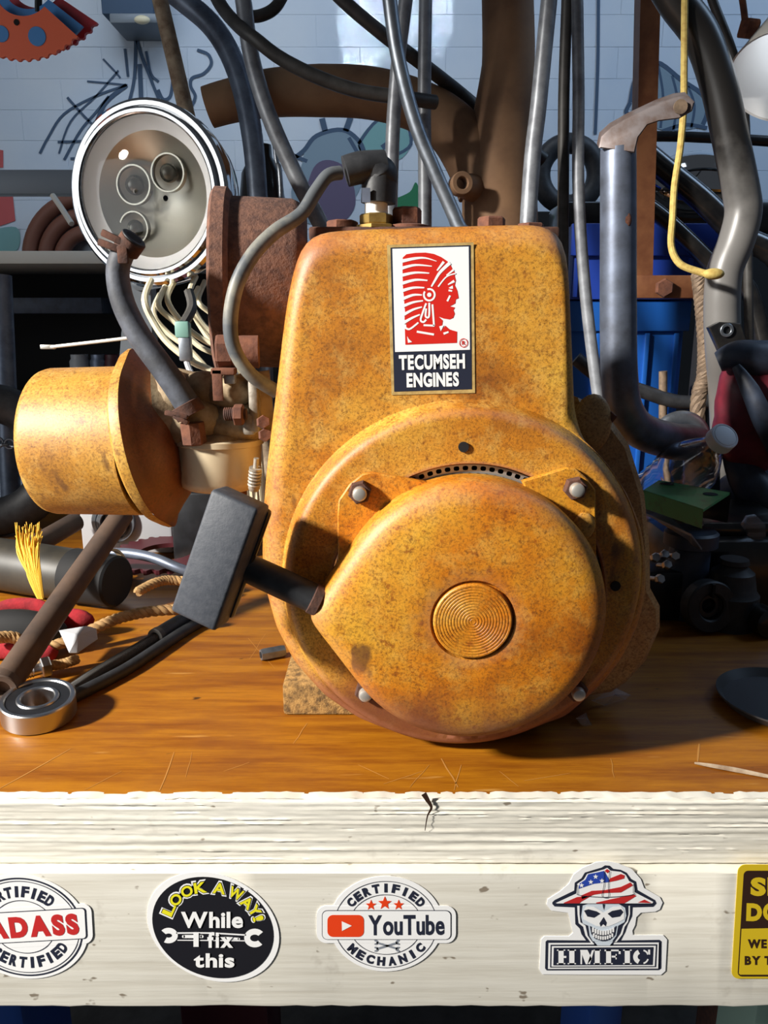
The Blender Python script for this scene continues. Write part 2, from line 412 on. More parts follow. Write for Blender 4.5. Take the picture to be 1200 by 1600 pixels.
# ------------------------------------------------------------------ lettering and flat print helpers
GL = {}
def glyph(ch, bold):
    key = (ch, bold)
    if key in GL: return GL[key]
    cu = bpy.data.curves.new('g', 'FONT'); cu.body = ch; cu.size = 1.0; cu.offset = bold; cu.fill_mode = 'FRONT'; cu.resolution_u = 4
    ob = bpy.data.objects.new('g', cu); COL.objects.link(ob)
    bpy.context.view_layer.update()
    me = bpy.data.meshes.new_from_object(ob.evaluated_get(bpy.context.evaluated_depsgraph_get()))
    vs = [(v.co.x, v.co.y) for v in me.vertices]; fs = [tuple(p.vertices) for p in me.polygons]
    bpy.data.objects.remove(ob); bpy.data.curves.remove(cu); bpy.data.meshes.remove(me)
    GL[key] = (vs, fs); return GL[key]
class Print:
    """flat print: coordinates (u,v) of a crop (offset ox,oy, zoom k) laid onto the plane Y"""
    def __init__(s, ox, oy, k, Y): s.ox, s.oy, s.k, s.Y = ox, oy, k, Y
    def m(s, u, v, lay=0): return P(s.ox+u/s.k, s.oy+v/s.k, s.Y) + Vector((0, -0.00012*lay, 0))
    def poly(s, mb, pts, lay): mb.poly([s.m(u, v, lay) for u, v in pts])
    def stroke(s, mb, pts, w, lay, sm=5, round_=False):
        p = [Vector((a, b, 0)) for a, b in pts]; ws = list(w) if isinstance(w, (list, tuple)) else [w]*len(p)
        if len(ws) != len(p): ws = [ws[0]+(ws[-1]-ws[0])*i/(len(p)-1) for i in range(len(p))]
        if sm and len(p) > 2: p, ws = catmull(p, ws, sm)
        L, R = [], []
        for i, q in enumerate(p):
            t = p[min(i+1, len(p)-1)] - p[max(i-1, 0)]; t = t.normalized() if t.length else Vector((1,0,0))
            nrm = Vector((-t.y, t.x, 0))*ws[i]/2
            L.append(s.m(q.x+nrm.x, q.y+nrm.y, lay)); R.append(s.m(q.x-nrm.x, q.y-nrm.y, lay))
        mb.loft([L, R], closed=False)
        if round_:
            for q, ww in ((p[0], ws[0]), (p[-1], ws[-1])): s.disc(mb, q.x, q.y, ww/2, ww/2, lay, 12)
    def disc(s, mb, cx, cy, rx, ry, lay, n=64, shx=0.0, shy=0.0):
        s.poly(mb, [(cx+rx*math.cos(2*PI*i/n)+shx*ry*math.sin(2*PI*i/n), cy+ry*math.sin(2*PI*i/n)+shy*rx*math.cos(2*PI*i/n)) for i in range(n)], lay)
    def arc(s, mb, cx, cy, rx, ry, a0, a1, w, lay, n=48, shx=0.0):
        A, Bq = [], []
        for i in range(n+1):
            t = math.radians(a0+(a1-a0)*i/n); ca, sa = math.cos(t), math.sin(t)
            A.append(s.m(cx+(rx-w/2)*ca+shx*ry*sa, cy+(ry-w/2)*sa, lay)); Bq.append(s.m(cx+(rx+w/2)*ca+shx*ry*sa, cy+(ry+w/2)*sa, lay))
        mb.loft([A, Bq], closed=False)
    def star(s, mb, cx, cy, r, lay, rot=0):
        s.poly(mb, [(cx+(r if i % 2 == 0 else r*0.42)*math.sin(PI*i/5+rot), cy-(r if i % 2 == 0 else r*0.42)*math.cos(PI*i/5+rot)) for i in range(10)], lay)
    def rrect(s, x0, y0, x1, y1, r, n=6):
        out = []
        for cx, cy, a in ((x1-r, y0+r, -90), (x1-r, y1-r, 0), (x0+r, y1-r, 90), (x0+r, y0+r, 180)):
            for i in range(n+1):
                t = math.radians(a+90*i/n); out.append((cx+r*math.cos(t), cy+r*math.sin(t)))
        return out
    def text(s, mb, body, x0, y0, x1, y1, lay, bold=0.02, rot=0.0, gap=0.06, shear=0.0):
        """text stretched to the box, turned by rot degrees about the box centre"""
        items, adv = [], 0.0; lo, hi = 9, -9
        for ch in body:
            if ch == ' ': adv += 0.28; continue
            vs, fs = glyph(ch, bold); mn = min(v[0] for v in vs); mx = max(v[0] for v in vs)
            items.append((vs, fs, adv-mn)); adv += mx-mn+gap
            lo = min(lo, min(v[1] for v in vs)); hi = max(hi, max(v[1] for v in vs))
        adv -= gap; cx, cy = (x0+x1)/2, (y0+y1)/2; ca, sa = math.cos(math.radians(rot)), math.sin(math.radians(rot))
        for vs, fs, dx in items:
            q = []
            for x, y in vs:
                u = x0+(x+dx)/adv*(x1-x0); v = y1-(y-lo)/(hi-lo)*(y1-y0); u += shear*(y1-v)
                u, v = u-cx, v-cy
                q.append(s.m(cx+u*ca-v*sa, cy+u*sa+v*ca, lay))
            mb.add(q, fs)
    def char(s, mb, ch, cx, cy, wd, ht, rot, lay, bold=0.03):
        vs, fs = glyph(ch, bold)
        a0, a1 = min(v[0] for v in vs), max(v[0] for v in vs); b0, b1 = min(v[1] for v in vs), max(v[1] for v in vs)
        if ch in 'I!': wd *= 0.42
        ca, sa = math.cos(math.radians(rot)), math.sin(math.radians(rot)); q = []
        for x, y in vs:
            u = ((x-a0)/(a1-a0)-0.5)*wd; v = -((y-b0)/(b1-b0)-0.5)*ht
            q.append(s.m(cx+u*ca-v*sa, cy+u*sa+v*ca, lay))
        mb.add(q, fs)
    def arctext(s, mb, body, cx, cy, rx, ry, a0, a1, wd, ht, lay, bold=0.03, top=True, shx=0.0):
        n = len(body)
        for i, ch in enumerate(body):
            a = math.radians(a0+(a1-a0)*i/(n-1)); x = cx+rx*math.cos(a)+shx*ry*math.sin(a); y = cy+ry*math.sin(a)
            tx, ty = -rx*math.sin(a)+shx*ry*math.cos(a), ry*math.cos(a)
            rot = math.degrees(math.atan2(ty, tx))
            if not top: rot += 180
            s.char(mb, ch, x, y, wd, ht, rot, lay, bold)
# ================================================================== the setting
WY = 1.90
fl = MB().box((0, 0.9, -0.875), (5.0, 4.0, 0.05)).build('floor', 'concrete', smooth=False); tag(fl, kind='structure')
wl = MB().box((0, WY+0.0520, 0.65), (5.0, 0.1, 3.0)).build('wall_back', 'wall paint', smooth=False); tag(wl, kind='structure')
bm_ = MB().box((0,0,0), (0.2288, 0.004, 0.0753), 0.0008)
bme = bpy.data.meshes.new('brick'); bme.from_pydata(bm_.v, [], bm_.f); bme.materials.append(MATS['wall paint'])
for r in range(16):
    for k in range(-7, 7):
        o = bpy.data.objects.new('brick', bme); COL.objects.link(o); o.parent = wl
        o.location = Vector(((k+0.5*(r % 2))*0.230+0.05, WY+0.0028+random.uniform(-.0002,.0002), 0.17+r*0.0765)) - ORIGIN['wall_back']
# mural painted on the wall
MU = Print(0, 0, 1.0, WY-0.0015)
mi, mg, mpur, mt, mgr, mre = MB(), MB(), MB(), MB(), MB(), MB()
def soft(pts):
    p = [Vector((a, b, 0)) for a, b in pts]; p = [p[-1]]+p+[p[0], p[1]]; q, _ = catmull(p, [1]*len(p), 5); return [(v.x, v.y) for v in q[5:-6]]
for pts, wd in [
    ([(212,55),(210,120),(200,165),(196,172),(212,180),(250,172),(238,130),(222,90),(212,55)], 5), ([(218,100),(220,140),(221,176)], 7),
    ([(228,80),(236,115),(248,128)], 4), ([(247,140),(255,155),(266,150),(270,125)], 5), ([(308,78),(325,85),(330,100),(318,115),(300,122),(298,135),(305,150),(300,165)], 5),
    ([(136,127),(170,130),(199,133)], 3), ([(161,92),(180,112),(188,122)], 3), ([(195,76),(200,120)], 4), ([(198,133),(165,160),(150,195)], 7),
    ([(198,133),(150,150),(100,178),(75,215),(62,240)], 4), ([(105,152),(130,180),(150,200)], 4), ([(90,222),(140,219),(180,205)], 4),
    ([(170,150),(150,175),(125,205),(100,250)], 4), ([(185,110),(150,150),(110,190),(92,240)], 3), ([(150,200),(165,195),(178,205)], 3), ([(110,248),(150,245)], 4)]:
    MU.stroke(mi, pts, wd, 1)
# crowned shape behind the exhaust pipe, drawn figure on the right
MU.poly(mg, soft([(470,262),(478,232),(500,210),(535,205),(560,222),(570,250),(560,300),(520,345),(470,345),(455,300)]), 0)
MU.poly(mpur, soft([(490,262),(515,250),(545,268),(555,320),(530,350),(490,350),(478,310)]), 1)
MU.poly(mt, soft([(560,222),(585,190),(620,180),(640,215),(635,240),(612,255),(585,262),(568,245)]), 0)
MU.poly(mgr, soft([(612,315),(640,300),(650,285),(660,310),(668,330),(612,335)]), 0)
for pts, wd in [([(455,250),(475,235),(495,212),(535,203),(562,222),(572,250)], 7), ([(503,185),(508,205)], 9), ([(548,182),(540,205)], 9), ([(432,215),(455,240),(480,252)], 6),
    ([(560,225),(590,188),(632,178)], 5), ([(632,178),(642,225),(612,245)], 5), ([(545,215),(572,262)], 6), ([(598,225),(603,232)], 9),
    ([(985,160),(995,120),(1025,97),(1065,125),(1100,150),(1105,175),(1098,195)], 7), ([(985,160),(978,175),(985,178),(1000,178)], 6), ([(1028,100),(1036,150),(1032,200)], 4),
    ([(1050,118),(1058,155),(1052,205)], 4), ([(1075,135),(1085,165),(1080,200)], 4), ([(1035,205),(1070,195),(1105,200)], 6), ([(935,-5),(934,100),(930,210)], 5)]:
    MU.stroke(mi, pts, wd, 2)
MU.poly(mg, soft([(990,160),(998,125),(1026,102),(1062,128),(1098,155),(1100,195),(1035,203),(990,180)]), 0)
MU.poly(mre, [(-20,300),(20,305),(24,345),(-20,360)], 0); MU.poly(mre, [(-20,230),(5,235),(5,262),(-20,262)], 0)
MU.poly(mt, soft([(-20,365),(25,355),(30,385),(10,400),(-20,400)]), 1)
for mb_, nm in ((mi, 'mural ink'), (mg, 'mural grey'), (mpur, 'mural purple'), (mt, 'mural teal'), (mgr, 'mural green'), (mre, 'mural red')):
    mb_.build('mural_paint', nm, wl, smooth=False)
# patch of window light thrown onto the wall (collimated by the window reveal)
def patch(px0, py0, px1, py1, power):
    a = P((px0+px1)/2, (py0+py1)/2, WY); sx = abs(P(px1,py0,WY).x-P(px0,py0,WY).x); sz = abs(P(px0,py0,WY).z-P(px0,py1,WY).z)
    o = lamp('window_beam', 'AREA', a+Vector((0.12,-0.75,0.55)), a, power, (0.85,0.93,1.0), shape='RECTANGLE', size=sx, size_y=sz*0.8)
    o.data.spread = math.radians(1.2)
patch(530, -30, 705, 66, 0.13); patch(535, 76, 690, 96, 0.04)

# ================================================================== workbench
bench = thing('workbench', (0, 0.375, -0.85), 'heavy wooden workbench with varnished top and white painted front', 'workbench')
mb = MB().box((0, 0.3775, -0.0215), (1.7, 0.745, 0.043), 0.0015); mb.build('tabletop', 'varnished wood', bench)
# white front edge of the top, weathered grain ridges standing proud
nx, nz = 420, 46; loops = []; rr = random.Random(3)
rowh = [rr.uniform(-1,1) for _ in range(nz+1)]
ph = [(rr.uniform(0,6), rr.uniform(3,9), rr.uniform(14,30)) for _ in range(nz+1)]
for j in range(nz+1):
    z = 0.0006 - 0.0436*j/nz; L = []
    for i in range(nx+1):
        x = -0.85 + 1.7*i/nx; a, f1, f2 = ph[j]
        d = 0.0004*rowh[j]*(0.55+0.45*math.sin(a+x*f1*1.7)) + 0.00022*math.sin(a+x*f1) + 0.00016*math.sin(a*2+x*f2*2) + rr.uniform(-.00022,.00022)
        if j <= 1: d = -0.001 + rr.uniform(-.0007,.0005)
        if j == nz: d = -0.0012
        L.append((x, 0.0042 - 0.0038 - d, z + (rr.uniform(-.0008,.0003) if j <= 1 else 0)))
    loops.append(L)
mb = MB(); back = [(p[0], 0.0075, p[2]) for p in loops[0]]; back2 = [(p[0], 0.0075, p[2]) for p in loops[-1]]
mb.loft([back]+loops+[back2], closed=False); mb.build('painted_edge', 'painted edge', bench, angle=60)
# split in the edge
cr = MB(); CE = Print(0, 0, 1.0, -0.0012)
CE.stroke(cr, [(662,1240),(668,1250),(674,1262),(668,1275),(664,1298)], [9,7,4,2.2,1], 0); cr.build('edge_split', 'print dark brown', bench, smooth=False)
# apron board
ap = MB(); AZ0, AZ1 = -0.0432, -0.1385; nxa = 160; Lt, Lf, Lb, Lb2 = [], [], [], []
for i in range(nxa+1):
    x = -0.85+1.7*i/nxa; j1 = rr.uniform(-.0006,.0006)
    Lt.append((x, 0.03, AZ0)); Lf.append((x, -0.0048, AZ0-0.0003+j1*0.3)); Lb.append((x, -0.0052, AZ1+j1)); Lb2.append((x, 0.03, AZ1+j1*0.5))
mid = [(p[0], -0.0056, AZ0-0.0012) for p in Lf]; mid2 = [(p[0], -0.0056, AZ1+0.0016+rr.uniform(-.0005,.0005)) for p in Lf]
ap.loft([Lt, Lf, mid, mid2, Lb, Lb2, Lt], closed=False); ap.build('apron', 'painted apron', bench, angle=40)
FY = -0.0056
for x, m_ in ((0.262, 'pale green post'), (-0.72, 'pale green post')):
    MB().box((x, 0.055, -0.45), (0.028, 0.05, 0.80), 0.002).build('leg', m_, bench)
for x in (-0.7, 0.7): MB().box((x, 0.70, -0.45), (0.05, 0.05, 0.80), 0.002).build('leg', 'weathered wood', bench)

# ================================================================== stickers on the apron
def sticker(name, label):
    return thing(name, (0,0,0), label, 'sticker', 'stickers along the bench apron')
def backing(s, pr, polys, mat, parent):
    mb = MB()
    for i, p in enumerate(polys):
        f = [pr.m(u, v, 0)+Vector((0,-0.0002-0.00007*i,0)) for u, v in p]; mb.prism(f, (0, 0.0003, 0))
    return mb.build('backing', mat, parent, smooth=False)
def ell(cx, cy, rx, ry, shx=0, shy=0, n=72): return [(cx+rx*math.cos(2*PI*i/n)+shx*ry*math.sin(2*PI*i/n), cy+ry*math.sin(2*PI*i/n)+shy*rx*math.cos(2*PI*i/n)) for i in range(n)]
LAY = 3
# --- round black LOOK AWAY sticker
pr = Print(220, 1355, 5.217, FY-0.0003); o = pr.m(590, 485); st = thing('sticker', o, 'round black and white sticker with yellow arched lettering and a wrench', 'sticker', 'stickers along the bench apron')
backing(st, pr, [ell(590,485,536,446,0.12,0.09)], 'print white', st)
mb = MB(); pr.disc(mb, 588, 488, 492, 412, LAY, 72, 0.10, 0.07); mb.build('black_disc', 'print black', st, smooth=False)
W1, W2, W3 = MB(), MB(), MB()
LA = [('L',232,338,-66,92),('O',288,258,-46,92),('O',378,190,-28,92),('K',487,160,-8,98),('A',642,166,8,98),('W',778,208,24,112),('A',868,283,40,92),('Y',930,348,58,86),('!',958,412,76,92)]
for ch, x, y, a, wd in LA:
    pr.char(W1, ch, x, y, wd+38, 122, a, LAY+1, 0.07); pr.char(W3, ch, x, y, wd+14, 100, a, LAY+2, 0.05); pr.char(W2, ch, x, y, wd+4, 88, a, LAY+3, 0.03)
pr.text(W1, 'While', 330, 355, 835, 488, LAY+4, 0.035); pr.text(W1, 'I', 432, 525, 474, 640, LAY+4, 0.03); pr.text(W1, 'fix', 545, 520, 755, 648, LAY+4, 0.035); pr.text(W1, 'this', 435, 693, 765, 810, LAY+4, 0.035)
pr.arc(W1, 228, 552, 52, 40, -140, 120, 46, LAY+1); pr.arc(W1, 930, 572, 62, 52, 45, 320, 48, LAY+1)
pr.stroke(W1, [(290,532),(560,532),(860,548)], 12, LAY+1); pr.stroke(W1, [(300,590),(560,592),(850,595)], 8, LAY+1)
pr.stroke(W1, [(350,560),(500,560)], 26, LAY+1, round_=True); pr.stroke(W1, [(690,572),(800,580)], 20, LAY+1, round_=True)
W1.build('white_print', 'print white', st, smooth=False); W3.build('letter_outline', 'print black', st, smooth=False); W2.build('yellow_lettering', 'print yellow', st, smooth=False)
# --- CERTIFIED YouTube MECHANIC
pr = Print(490, 1350, 5.217, FY-0.0003); o = pr.m(588, 490); st = thing('sticker', o, 'white round sticker with red play button, stars and crossed wrenches', 'sticker', 'stickers along the bench apron')
backing(st, pr, [ell(590,485,462,388), pr.rrect(25,338,1160,642,80)], 'print white', st)
K, R_, G_, Wt = MB(), MB(), MB(), MB()
pr.arc(K, 588, 490, 418, 352, 0, 360, 5, LAY, 90); pr.arc(K, 588, 490, 296, 243, 0, 360, 5, LAY, 90)
pr.arctext(K, 'CERTIFIED', 588, 488, 352, 296, -143, -37, 60, 74, LAY, 0.06); pr.arctext(K, 'MECHANIC', 588, 492, 360, 298, 139, 39, 64, 74, LAY, 0.06, top=False)
pr.poly(K, pr.rrect(68,372,1120,612,44), LAY+1); pr.poly(Wt, pr.rrect(73,377,1115,607,40), LAY+2)
pr.text(K, 'YouTube', 445, 408, 1065, 574, LAY+3, 0.028, gap=0.05, rot=-0.4)
pr.poly(R_, pr.rrect(113,408,410,587,46), LAY+3); pr.poly(Wt, [(230,458),(312,495),(232,537)], LAY+4)
for x, y, r in ((468,333,46),(580,316,58),(693,331,46)): pr.star(R_, x, y, r, LAY)
for a in (1, -1):
    pr.stroke(G_, [(510,663-27*a),(690,663+27*a)], 17, LAY)
    for sx, sy in ((-1,-1), (1,1)):
        pr.arc(G_, 598+sx*92, 663+sy*a*28, 17, 15, 180*(sx < 0)+55, 180*(sx < 0)+305, 13, LAY, 16) if False else pr.arc(G_, 598+sx*92, 663+sy*a*28, 16, 14, (180 if sx > 0 else 0)-125, (180 if sx > 0 else 0)+125, 14, LAY, 16)
K.build('black_lettering', 'print navy', st, smooth=False); R_.build('red_print', 'print orange red', st, smooth=False); G_.build('wrench_print', 'print grey', st, smooth=False); Wt.build('white_print', 'print white', st, smooth=False)
# --- certified stamp sticker at the left edge
pr = Print(0, 1360, 8.0, FY-0.0003); o = pr.m(300, 700); st = thing('sticker', o, 'white stamp sticker with bold red word on a slanted bar, leftmost on the apron', 'sticker', 'stickers along the bench apron')
SH = 0.13
rot4 = lambda pts: [(300+(u-300)*math.cos(-.055)-(v-705)*math.sin(-.055), 705+(u-300)*math.sin(-.055)+(v-705)*math.cos(-.055)) for u, v in pts]
backing(st, pr, [ell(300,700,800,650,SH), rot4(pr.rrect(-550,455,1155,955,110))], 'print white', st)
K, R_, Wt = MB(), MB(), MB()
pr.arc(K, 300, 700, 728, 605, 0, 360, 20, LAY, 90, SH); pr.arc(K, 300, 700, 690, 570, 0, 360, 9, LAY, 90, SH); pr.arc(K, 300, 700, 385, 328, 0, 360, 9, LAY, 80, SH)
pr.arctext(K, 'CERTIFIED', 300, 700, 530, 440, -141, -47, 92, 140, LAY, 0.05, shx=SH); pr.arctext(K, 'CERTIFIED', 300, 700, 540, 445, 135, 35, 92, 140, LAY, 0.05, top=False, shx=SH)
pr.poly(K, rot4(pr.rrect(-480,500,1085,890,45)), LAY+1); pr.poly(Wt, rot4(pr.rrect(-468,510,1070,880,38)), LAY+2)
pr.text(R_, 'BADASS', -345, 560, 1000, 830, LAY+3, 0.065, rot=-3.3, gap=0.07, shear=-0.1)
K.build('black_lettering', 'print navy', st, smooth=False); R_.build('red_lettering', 'print brick red', st, smooth=False); Wt.build('white_print', 'print white', st, smooth=False)
# --- skull with hat
pr = Print(840, 1340, 5.714, FY-0.0003); o = pr.m(585, 560); st = thing('sticker', o, 'white cut-out sticker of a skull wearing a flag patterned hat', 'sticker', 'stickers along the bench apron')
backing(st, pr, [[(80,420),(90,370),(200,300),(280,230),(320,150),(400,90),(520,40),(620,30),(720,50),(840,100),(920,190),(950,270),(1090,350),(1115,400),(1090,460),(1050,480),(920,490),(880,530),(870,600),(845,650),(850,690),(1120,690),(1155,730),(1140,1010),(1100,1045),(40,1040),(15,1000),(30,730),(60,700),(280,700),(315,670),(290,560),(270,490),(120,470)]], 'print white', st)
K, Wt, R_, Bl, G_ = MB(), MB(), MB(), MB(), MB()
pr.poly(K, [(130,395),(150,375),(325,290),(330,220),(390,180),(420,130),(500,105),(570,85),(600,65),(640,68),(670,95),(740,105),(790,130),(830,185),(875,210),(888,285),(1045,375),(1058,405),(1030,435),(845,440),(840,520),(800,600),(780,660),(740,735),(1085,730),(1103,745),(1100,985),(1080,1000),(80,1003),(65,985),(70,745),(85,732),(430,735),(390,680),(375,630),(335,590),(330,440),(150,432),(130,410)], LAY)
pr.poly(Wt, [(160,400),(345,315),(352,230),(410,190),(440,140),(520,120),(590,100),(620,86),(650,112),(740,122),(785,150),(815,205),(855,225),(866,305),(1030,390),(1020,405),(180,405)], LAY+1)
pr.poly(Bl, [(365,272),(372,225),(425,190),(448,142),(520,128),(590,112),(636,190),(640,212),(500,227)], LAY+2)
for q in ([(640,180),(740,140),(775,152),(770,180),(700,200),(640,212)], [(385,332),(480,290),(600,283),(740,255),(825,215),(848,242),(740,305),(600,310),(500,325),(395,365)], [(230,397),(350,345),(480,333),(390,385),(370,402),(230,402)], [(520,395),(650,365),(770,340),(850,320),(880,335),(800,385),(770,402),(520,402)], [(890,395),(950,368),(1015,400)], [(595,112),(617,95),(642,112),(622,134)]):
    pr.poly(R_, q, LAY+2)
for x, y in ((390,240),(472,210),(515,163),(572,200)): pr.star(Wt, x, y, 24, LAY+3)
for q in ([(345,318),(400,332),(600,345),(800,330),(866,312)], [(590,112),(590,230),(572,330),(600,350),(630,335),(628,230),(640,112)], [(352,235),(352,318)], [(180,402),(1020,402)], [(852,228),(850,310)]): pr.stroke(K, q, 5, LAY+4)
pr.poly(Wt, [(352,425),(355,500),(365,580),(405,612),(425,690),(475,755),(530,782),(640,782),(705,745),(755,680),(775,612),(805,570),(822,500),(822,425)], LAY+1)
pr.poly(K, [(372,412),(372,500),(380,570),(425,600),(445,690),(490,752),(535,772),(640,772),(690,735),(735,670),(758,600),(790,560),(806,500),(806,412)], LAY+2)
pr.poly(G_, [(400,420),(386,520),(400,580),(450,600),(462,690),(500,755),(580,772),(650,755),(700,690),(716,600),(772,568),(788,510),(778,440),(720,405),(450,405)], LAY+3)
pr.poly(Wt, [(430,425),(500,430),(585,480),(670,430),(740,425),(770,470),(770,540),(700,575),(640,600),(580,610),(520,600),(460,570),(405,540),(405,470)], LAY+4)
for q in ([(410,462),(450,450),(520,468),(556,490),(500,526),(440,515)], [(620,490),(660,465),(738,450),(760,475),(730,515),(660,526)], [(585,520),(612,570),(604,602),(580,582),(558,605),(548,575)],
          [(462,598),(520,640),(580,655),(650,640),(700,595),(684,680),(640,722),(580,738),(510,715),(475,670)], [(575,405),(585,460),(595,405)]): pr.poly(K, q, LAY+5)
for i in range(9):
    t = (i-4)/4.0; x = 580+t*90; y = 672-26*t*t
    pr.poly(Wt, [(x-9,y-34),(x+9,y-34),(x+8,y+8),(x-8,y+8)], LAY+6); pr.poly(Wt, [(x*0.92+46-8,y+18),(x*0.92+46+8,y+18),(x*0.92+46+7,y+50),(x*0.92+46-7,y+50)], LAY+6)
pr.poly(Wt, [(95,752),(1078,748),(1072,980),(90,984)], LAY+4); pr.poly(K, [(112,766),(1062,762),(1052,966),(108,970)], LAY+5)
pr.poly(Wt, [(124,778),(1050,774),(1040,956),(120,960)], LAY+6); pr.poly(K, [(140,790),(1028,785),(1020,944),(136,948)], LAY+7)
pr.poly(K, [(490,735),(680,735),(660,790),(510,790)], LAY+5); pr.poly(G_, [(500,735),(670,735),(640,772),(530,772)], LAY+6)
rc = lambda x0, y0, x1, y1: pr.poly(Wt, [(x0,y0),(x1,y0),(x1,y1),(x0,y1)], LAY+8)
for x in (182, 278): rc(x,806,x+46,936); rc(x-14,806,x+60,816); rc(x-14,926,x+60,936)
rc(228,862,252,880)
pr.poly(Wt, [(375,808),(440,808),(480,890),(440,936),(425,936),(392,850),(392,936),(378,936),(378,830)], LAY+8); pr.poly(Wt, [(440,930),(480,812),(500,808),(462,936)], LAY+8); rc(505,806,550,936); rc(495,926,560,936); rc(495,806,558,816)
rc(606,806,650,936); rc(592,806,735,820); rc(592,926,665,936); rc(718,806,735,845); rc(656,860,700,876); rc(690,845,700,892)
rc(772,806,818,936); rc(757,806,834,816); rc(757,926,834,936)
pr.arc(Wt, 925, 870, 58, 50, 118, 242, 40, LAY+8); pr.arc(Wt, 930, 870, 52, 58, -80, -20, 14, LAY+8); pr.arc(Wt, 930, 870, 52, 58, 20, 80, 14, LAY+8); rc(980,806,998,850)
for mb_, nm, mt_ in ((K,'black_print','print navy'),(Wt,'white_print','print white'),(R_,'red_print','print brick red'),(Bl,'blue_print','print blue'),(G_,'grey_print','print pale blue')): mb_.build(nm, mt_, st, smooth=False)
# --- yellow sign sticker at the right edge
pr = Print(1130, 1340, 8.0, FY-0.0003); o = pr.m(500, 800); st = thing('sticker', o, 'yellow and black warning sticker cut by the right edge', 'sticker', 'stickers along the bench apron')
sk = lambda pts: [(u - (v-90)*0.06, v) for u, v in pts]
backing(st, pr, [sk(pr.rrect(185,85,850,1510,90))], 'print sign yellow', st)
K, Y_ = MB(), MB()
pr.poly(K, sk(pr.rrect(258,158,780,1480,55)), LAY); pr.poly(Y_, sk([(272,882),(768,872),(768,1440),(756,1455),(290,1455),(272,1440)]), LAY+1)
pr.text(Y_, 'S', 338, 240, 530, 474, LAY+1, 0.06, rot=2); pr.text(Y_, 'L', 548, 240, 730, 470, LAY+1, 0.06)
pr.text(Y_, 'D', 285, 565, 480, 788, LAY+1, 0.06, rot=2); pr.text(Y_, 'O', 492, 560, 690, 785, LAY+1, 0.06)
pr.text(K, 'WE C', 300, 1010, 680, 1125, LAY+2, 0.05); pr.text(K, 'BY T', 262, 1220, 600, 1332, LAY+2, 0.05)
K.build('black_print', 'print dark brown', st, smooth=False); Y_.build('yellow_print', 'print sign yellow', st, smooth=False)
# ================================================================== the engine
AX, AZ = 0.0475, 0.1120                              # crank axis (x, z)
YP, YR, YD, YB = 0.060, 0.047, 0.018, 0.140         # shroud plate, ring face, starter front, shroud back
eng = thing('small_engine', (AX, 0.12, 0.0), 'rusty ochre yellow pull-start small engine standing on the wooden workbench', 'engine')
out_px = [(444,470),(453,425),(462,392),(476,370),(500,358),(560,354),(650,351),(780,347),(848,346),(874,354),(889,372),(895,410),(899,500),(903,590),(905,640),(916,690),(945,722),(984,772),(1008,828),(1017,885),(1016,938),(1004,988),(980,1036),(947,1078),(890,1130),(800,1155),(720,1159),(640,1154),(560,1132),(502,1095),(456,1045),(427,990),(410,930),(404,880),(405,820),(410,750),(418,680),(428,600),(436,530)]
poly = []
for x, y in out_px:
    p = P(x, y, YP); poly.append((p.x-AX, max(p.z, 0.0035)-AZ))
def rad_at(a):
    dx, dz = math.cos(a), math.sin(a); best = 0
    for i in range(len(poly)):
        (x1, z1), (x2, z2) = poly[i-1], poly[i]
        ex, ez = x2-x1, z2-z1; den = dx*ez - dz*ex
        if abs(den) < 1e-9: continue
        t = (x1*ez - z1*ex)/den; s = (x1*dz - z1*dx)/den
        if t > 0 and -1e-6 <= s <= 1+1e-6: best = max(best, t)
    return best
NA = 288; ANG = [2*PI*i/NA for i in range(NA)]
R0 = [rad_at(a) for a in ANG]
for _ in range(2): R0 = [(R0[i-1]+2*R0[i]+R0[(i+1) % NA])/4 for i in range(NA)]
RB = 0.1098
R0 = [max(r, RB+0.0012) for r in R0]
def loop(rf, y): return [Vector((AX+rf[i]*math.cos(ANG[i]), y, AZ+rf[i]*math.sin(ANG[i]))) for i in range(NA)]
loops = [loop([r*0.985 for r in R0], YB), loop(R0, YP+0.016)]
INS = [min(0.014, max(0.0006, r-RB-0.0006)) for r in R0]
for k in (0.25, 0.5, 0.75, 1.0):
    t = k*PI/2; loops.append(loop([R0[i]-INS[i]*(1-math.cos(t)) for i in range(NA)], YP+0.016-0.016*math.sin(t)))
con = lambda v: [v]*NA
loops.append(loop([max(R0[i]-INS[i]-0.004, RB+0.0003) for i in range(NA)], YP)); loops.append(loop([max(R0[i]-INS[i]-0.012, RB+0.0002) for i in range(NA)], YP))
for r, y in ((RB, YP), (RB-0.001, YP-0.0018), (RB-0.0042, YR+0.003), (RB-0.0062, YR+0.0008), (RB-0.0088, YR), (RB-0.0112, YR), (RB-0.015, YR)):
    loops.append(loop(con(r), y))
AXS, AZS = 0.0497, 0.1042
for r, y in ((0.0875, YR), (0.0845, YR), (0.0826, YR), (0.0820, YR+0.0008), (0.0820, YR+0.003)):
    loops.append([Vector((AXS+r*math.cos(a), y, AZS+r*math.sin(a))) for a in ANG])
sh = MB().loft(loops).build('blower_housing', 'shroud paint', eng, angle=50)
# two bolt holes in the ring
for px, py in ((724,698), (961,915)):
    p = P(px, py, YR); MB().lathe([(0, 0.0030), (0.001, 0.0030)], p+Vector((0,-0.0004,0)), (0,-1,0), 20).build('bolt_hole', 'matte black', sh)
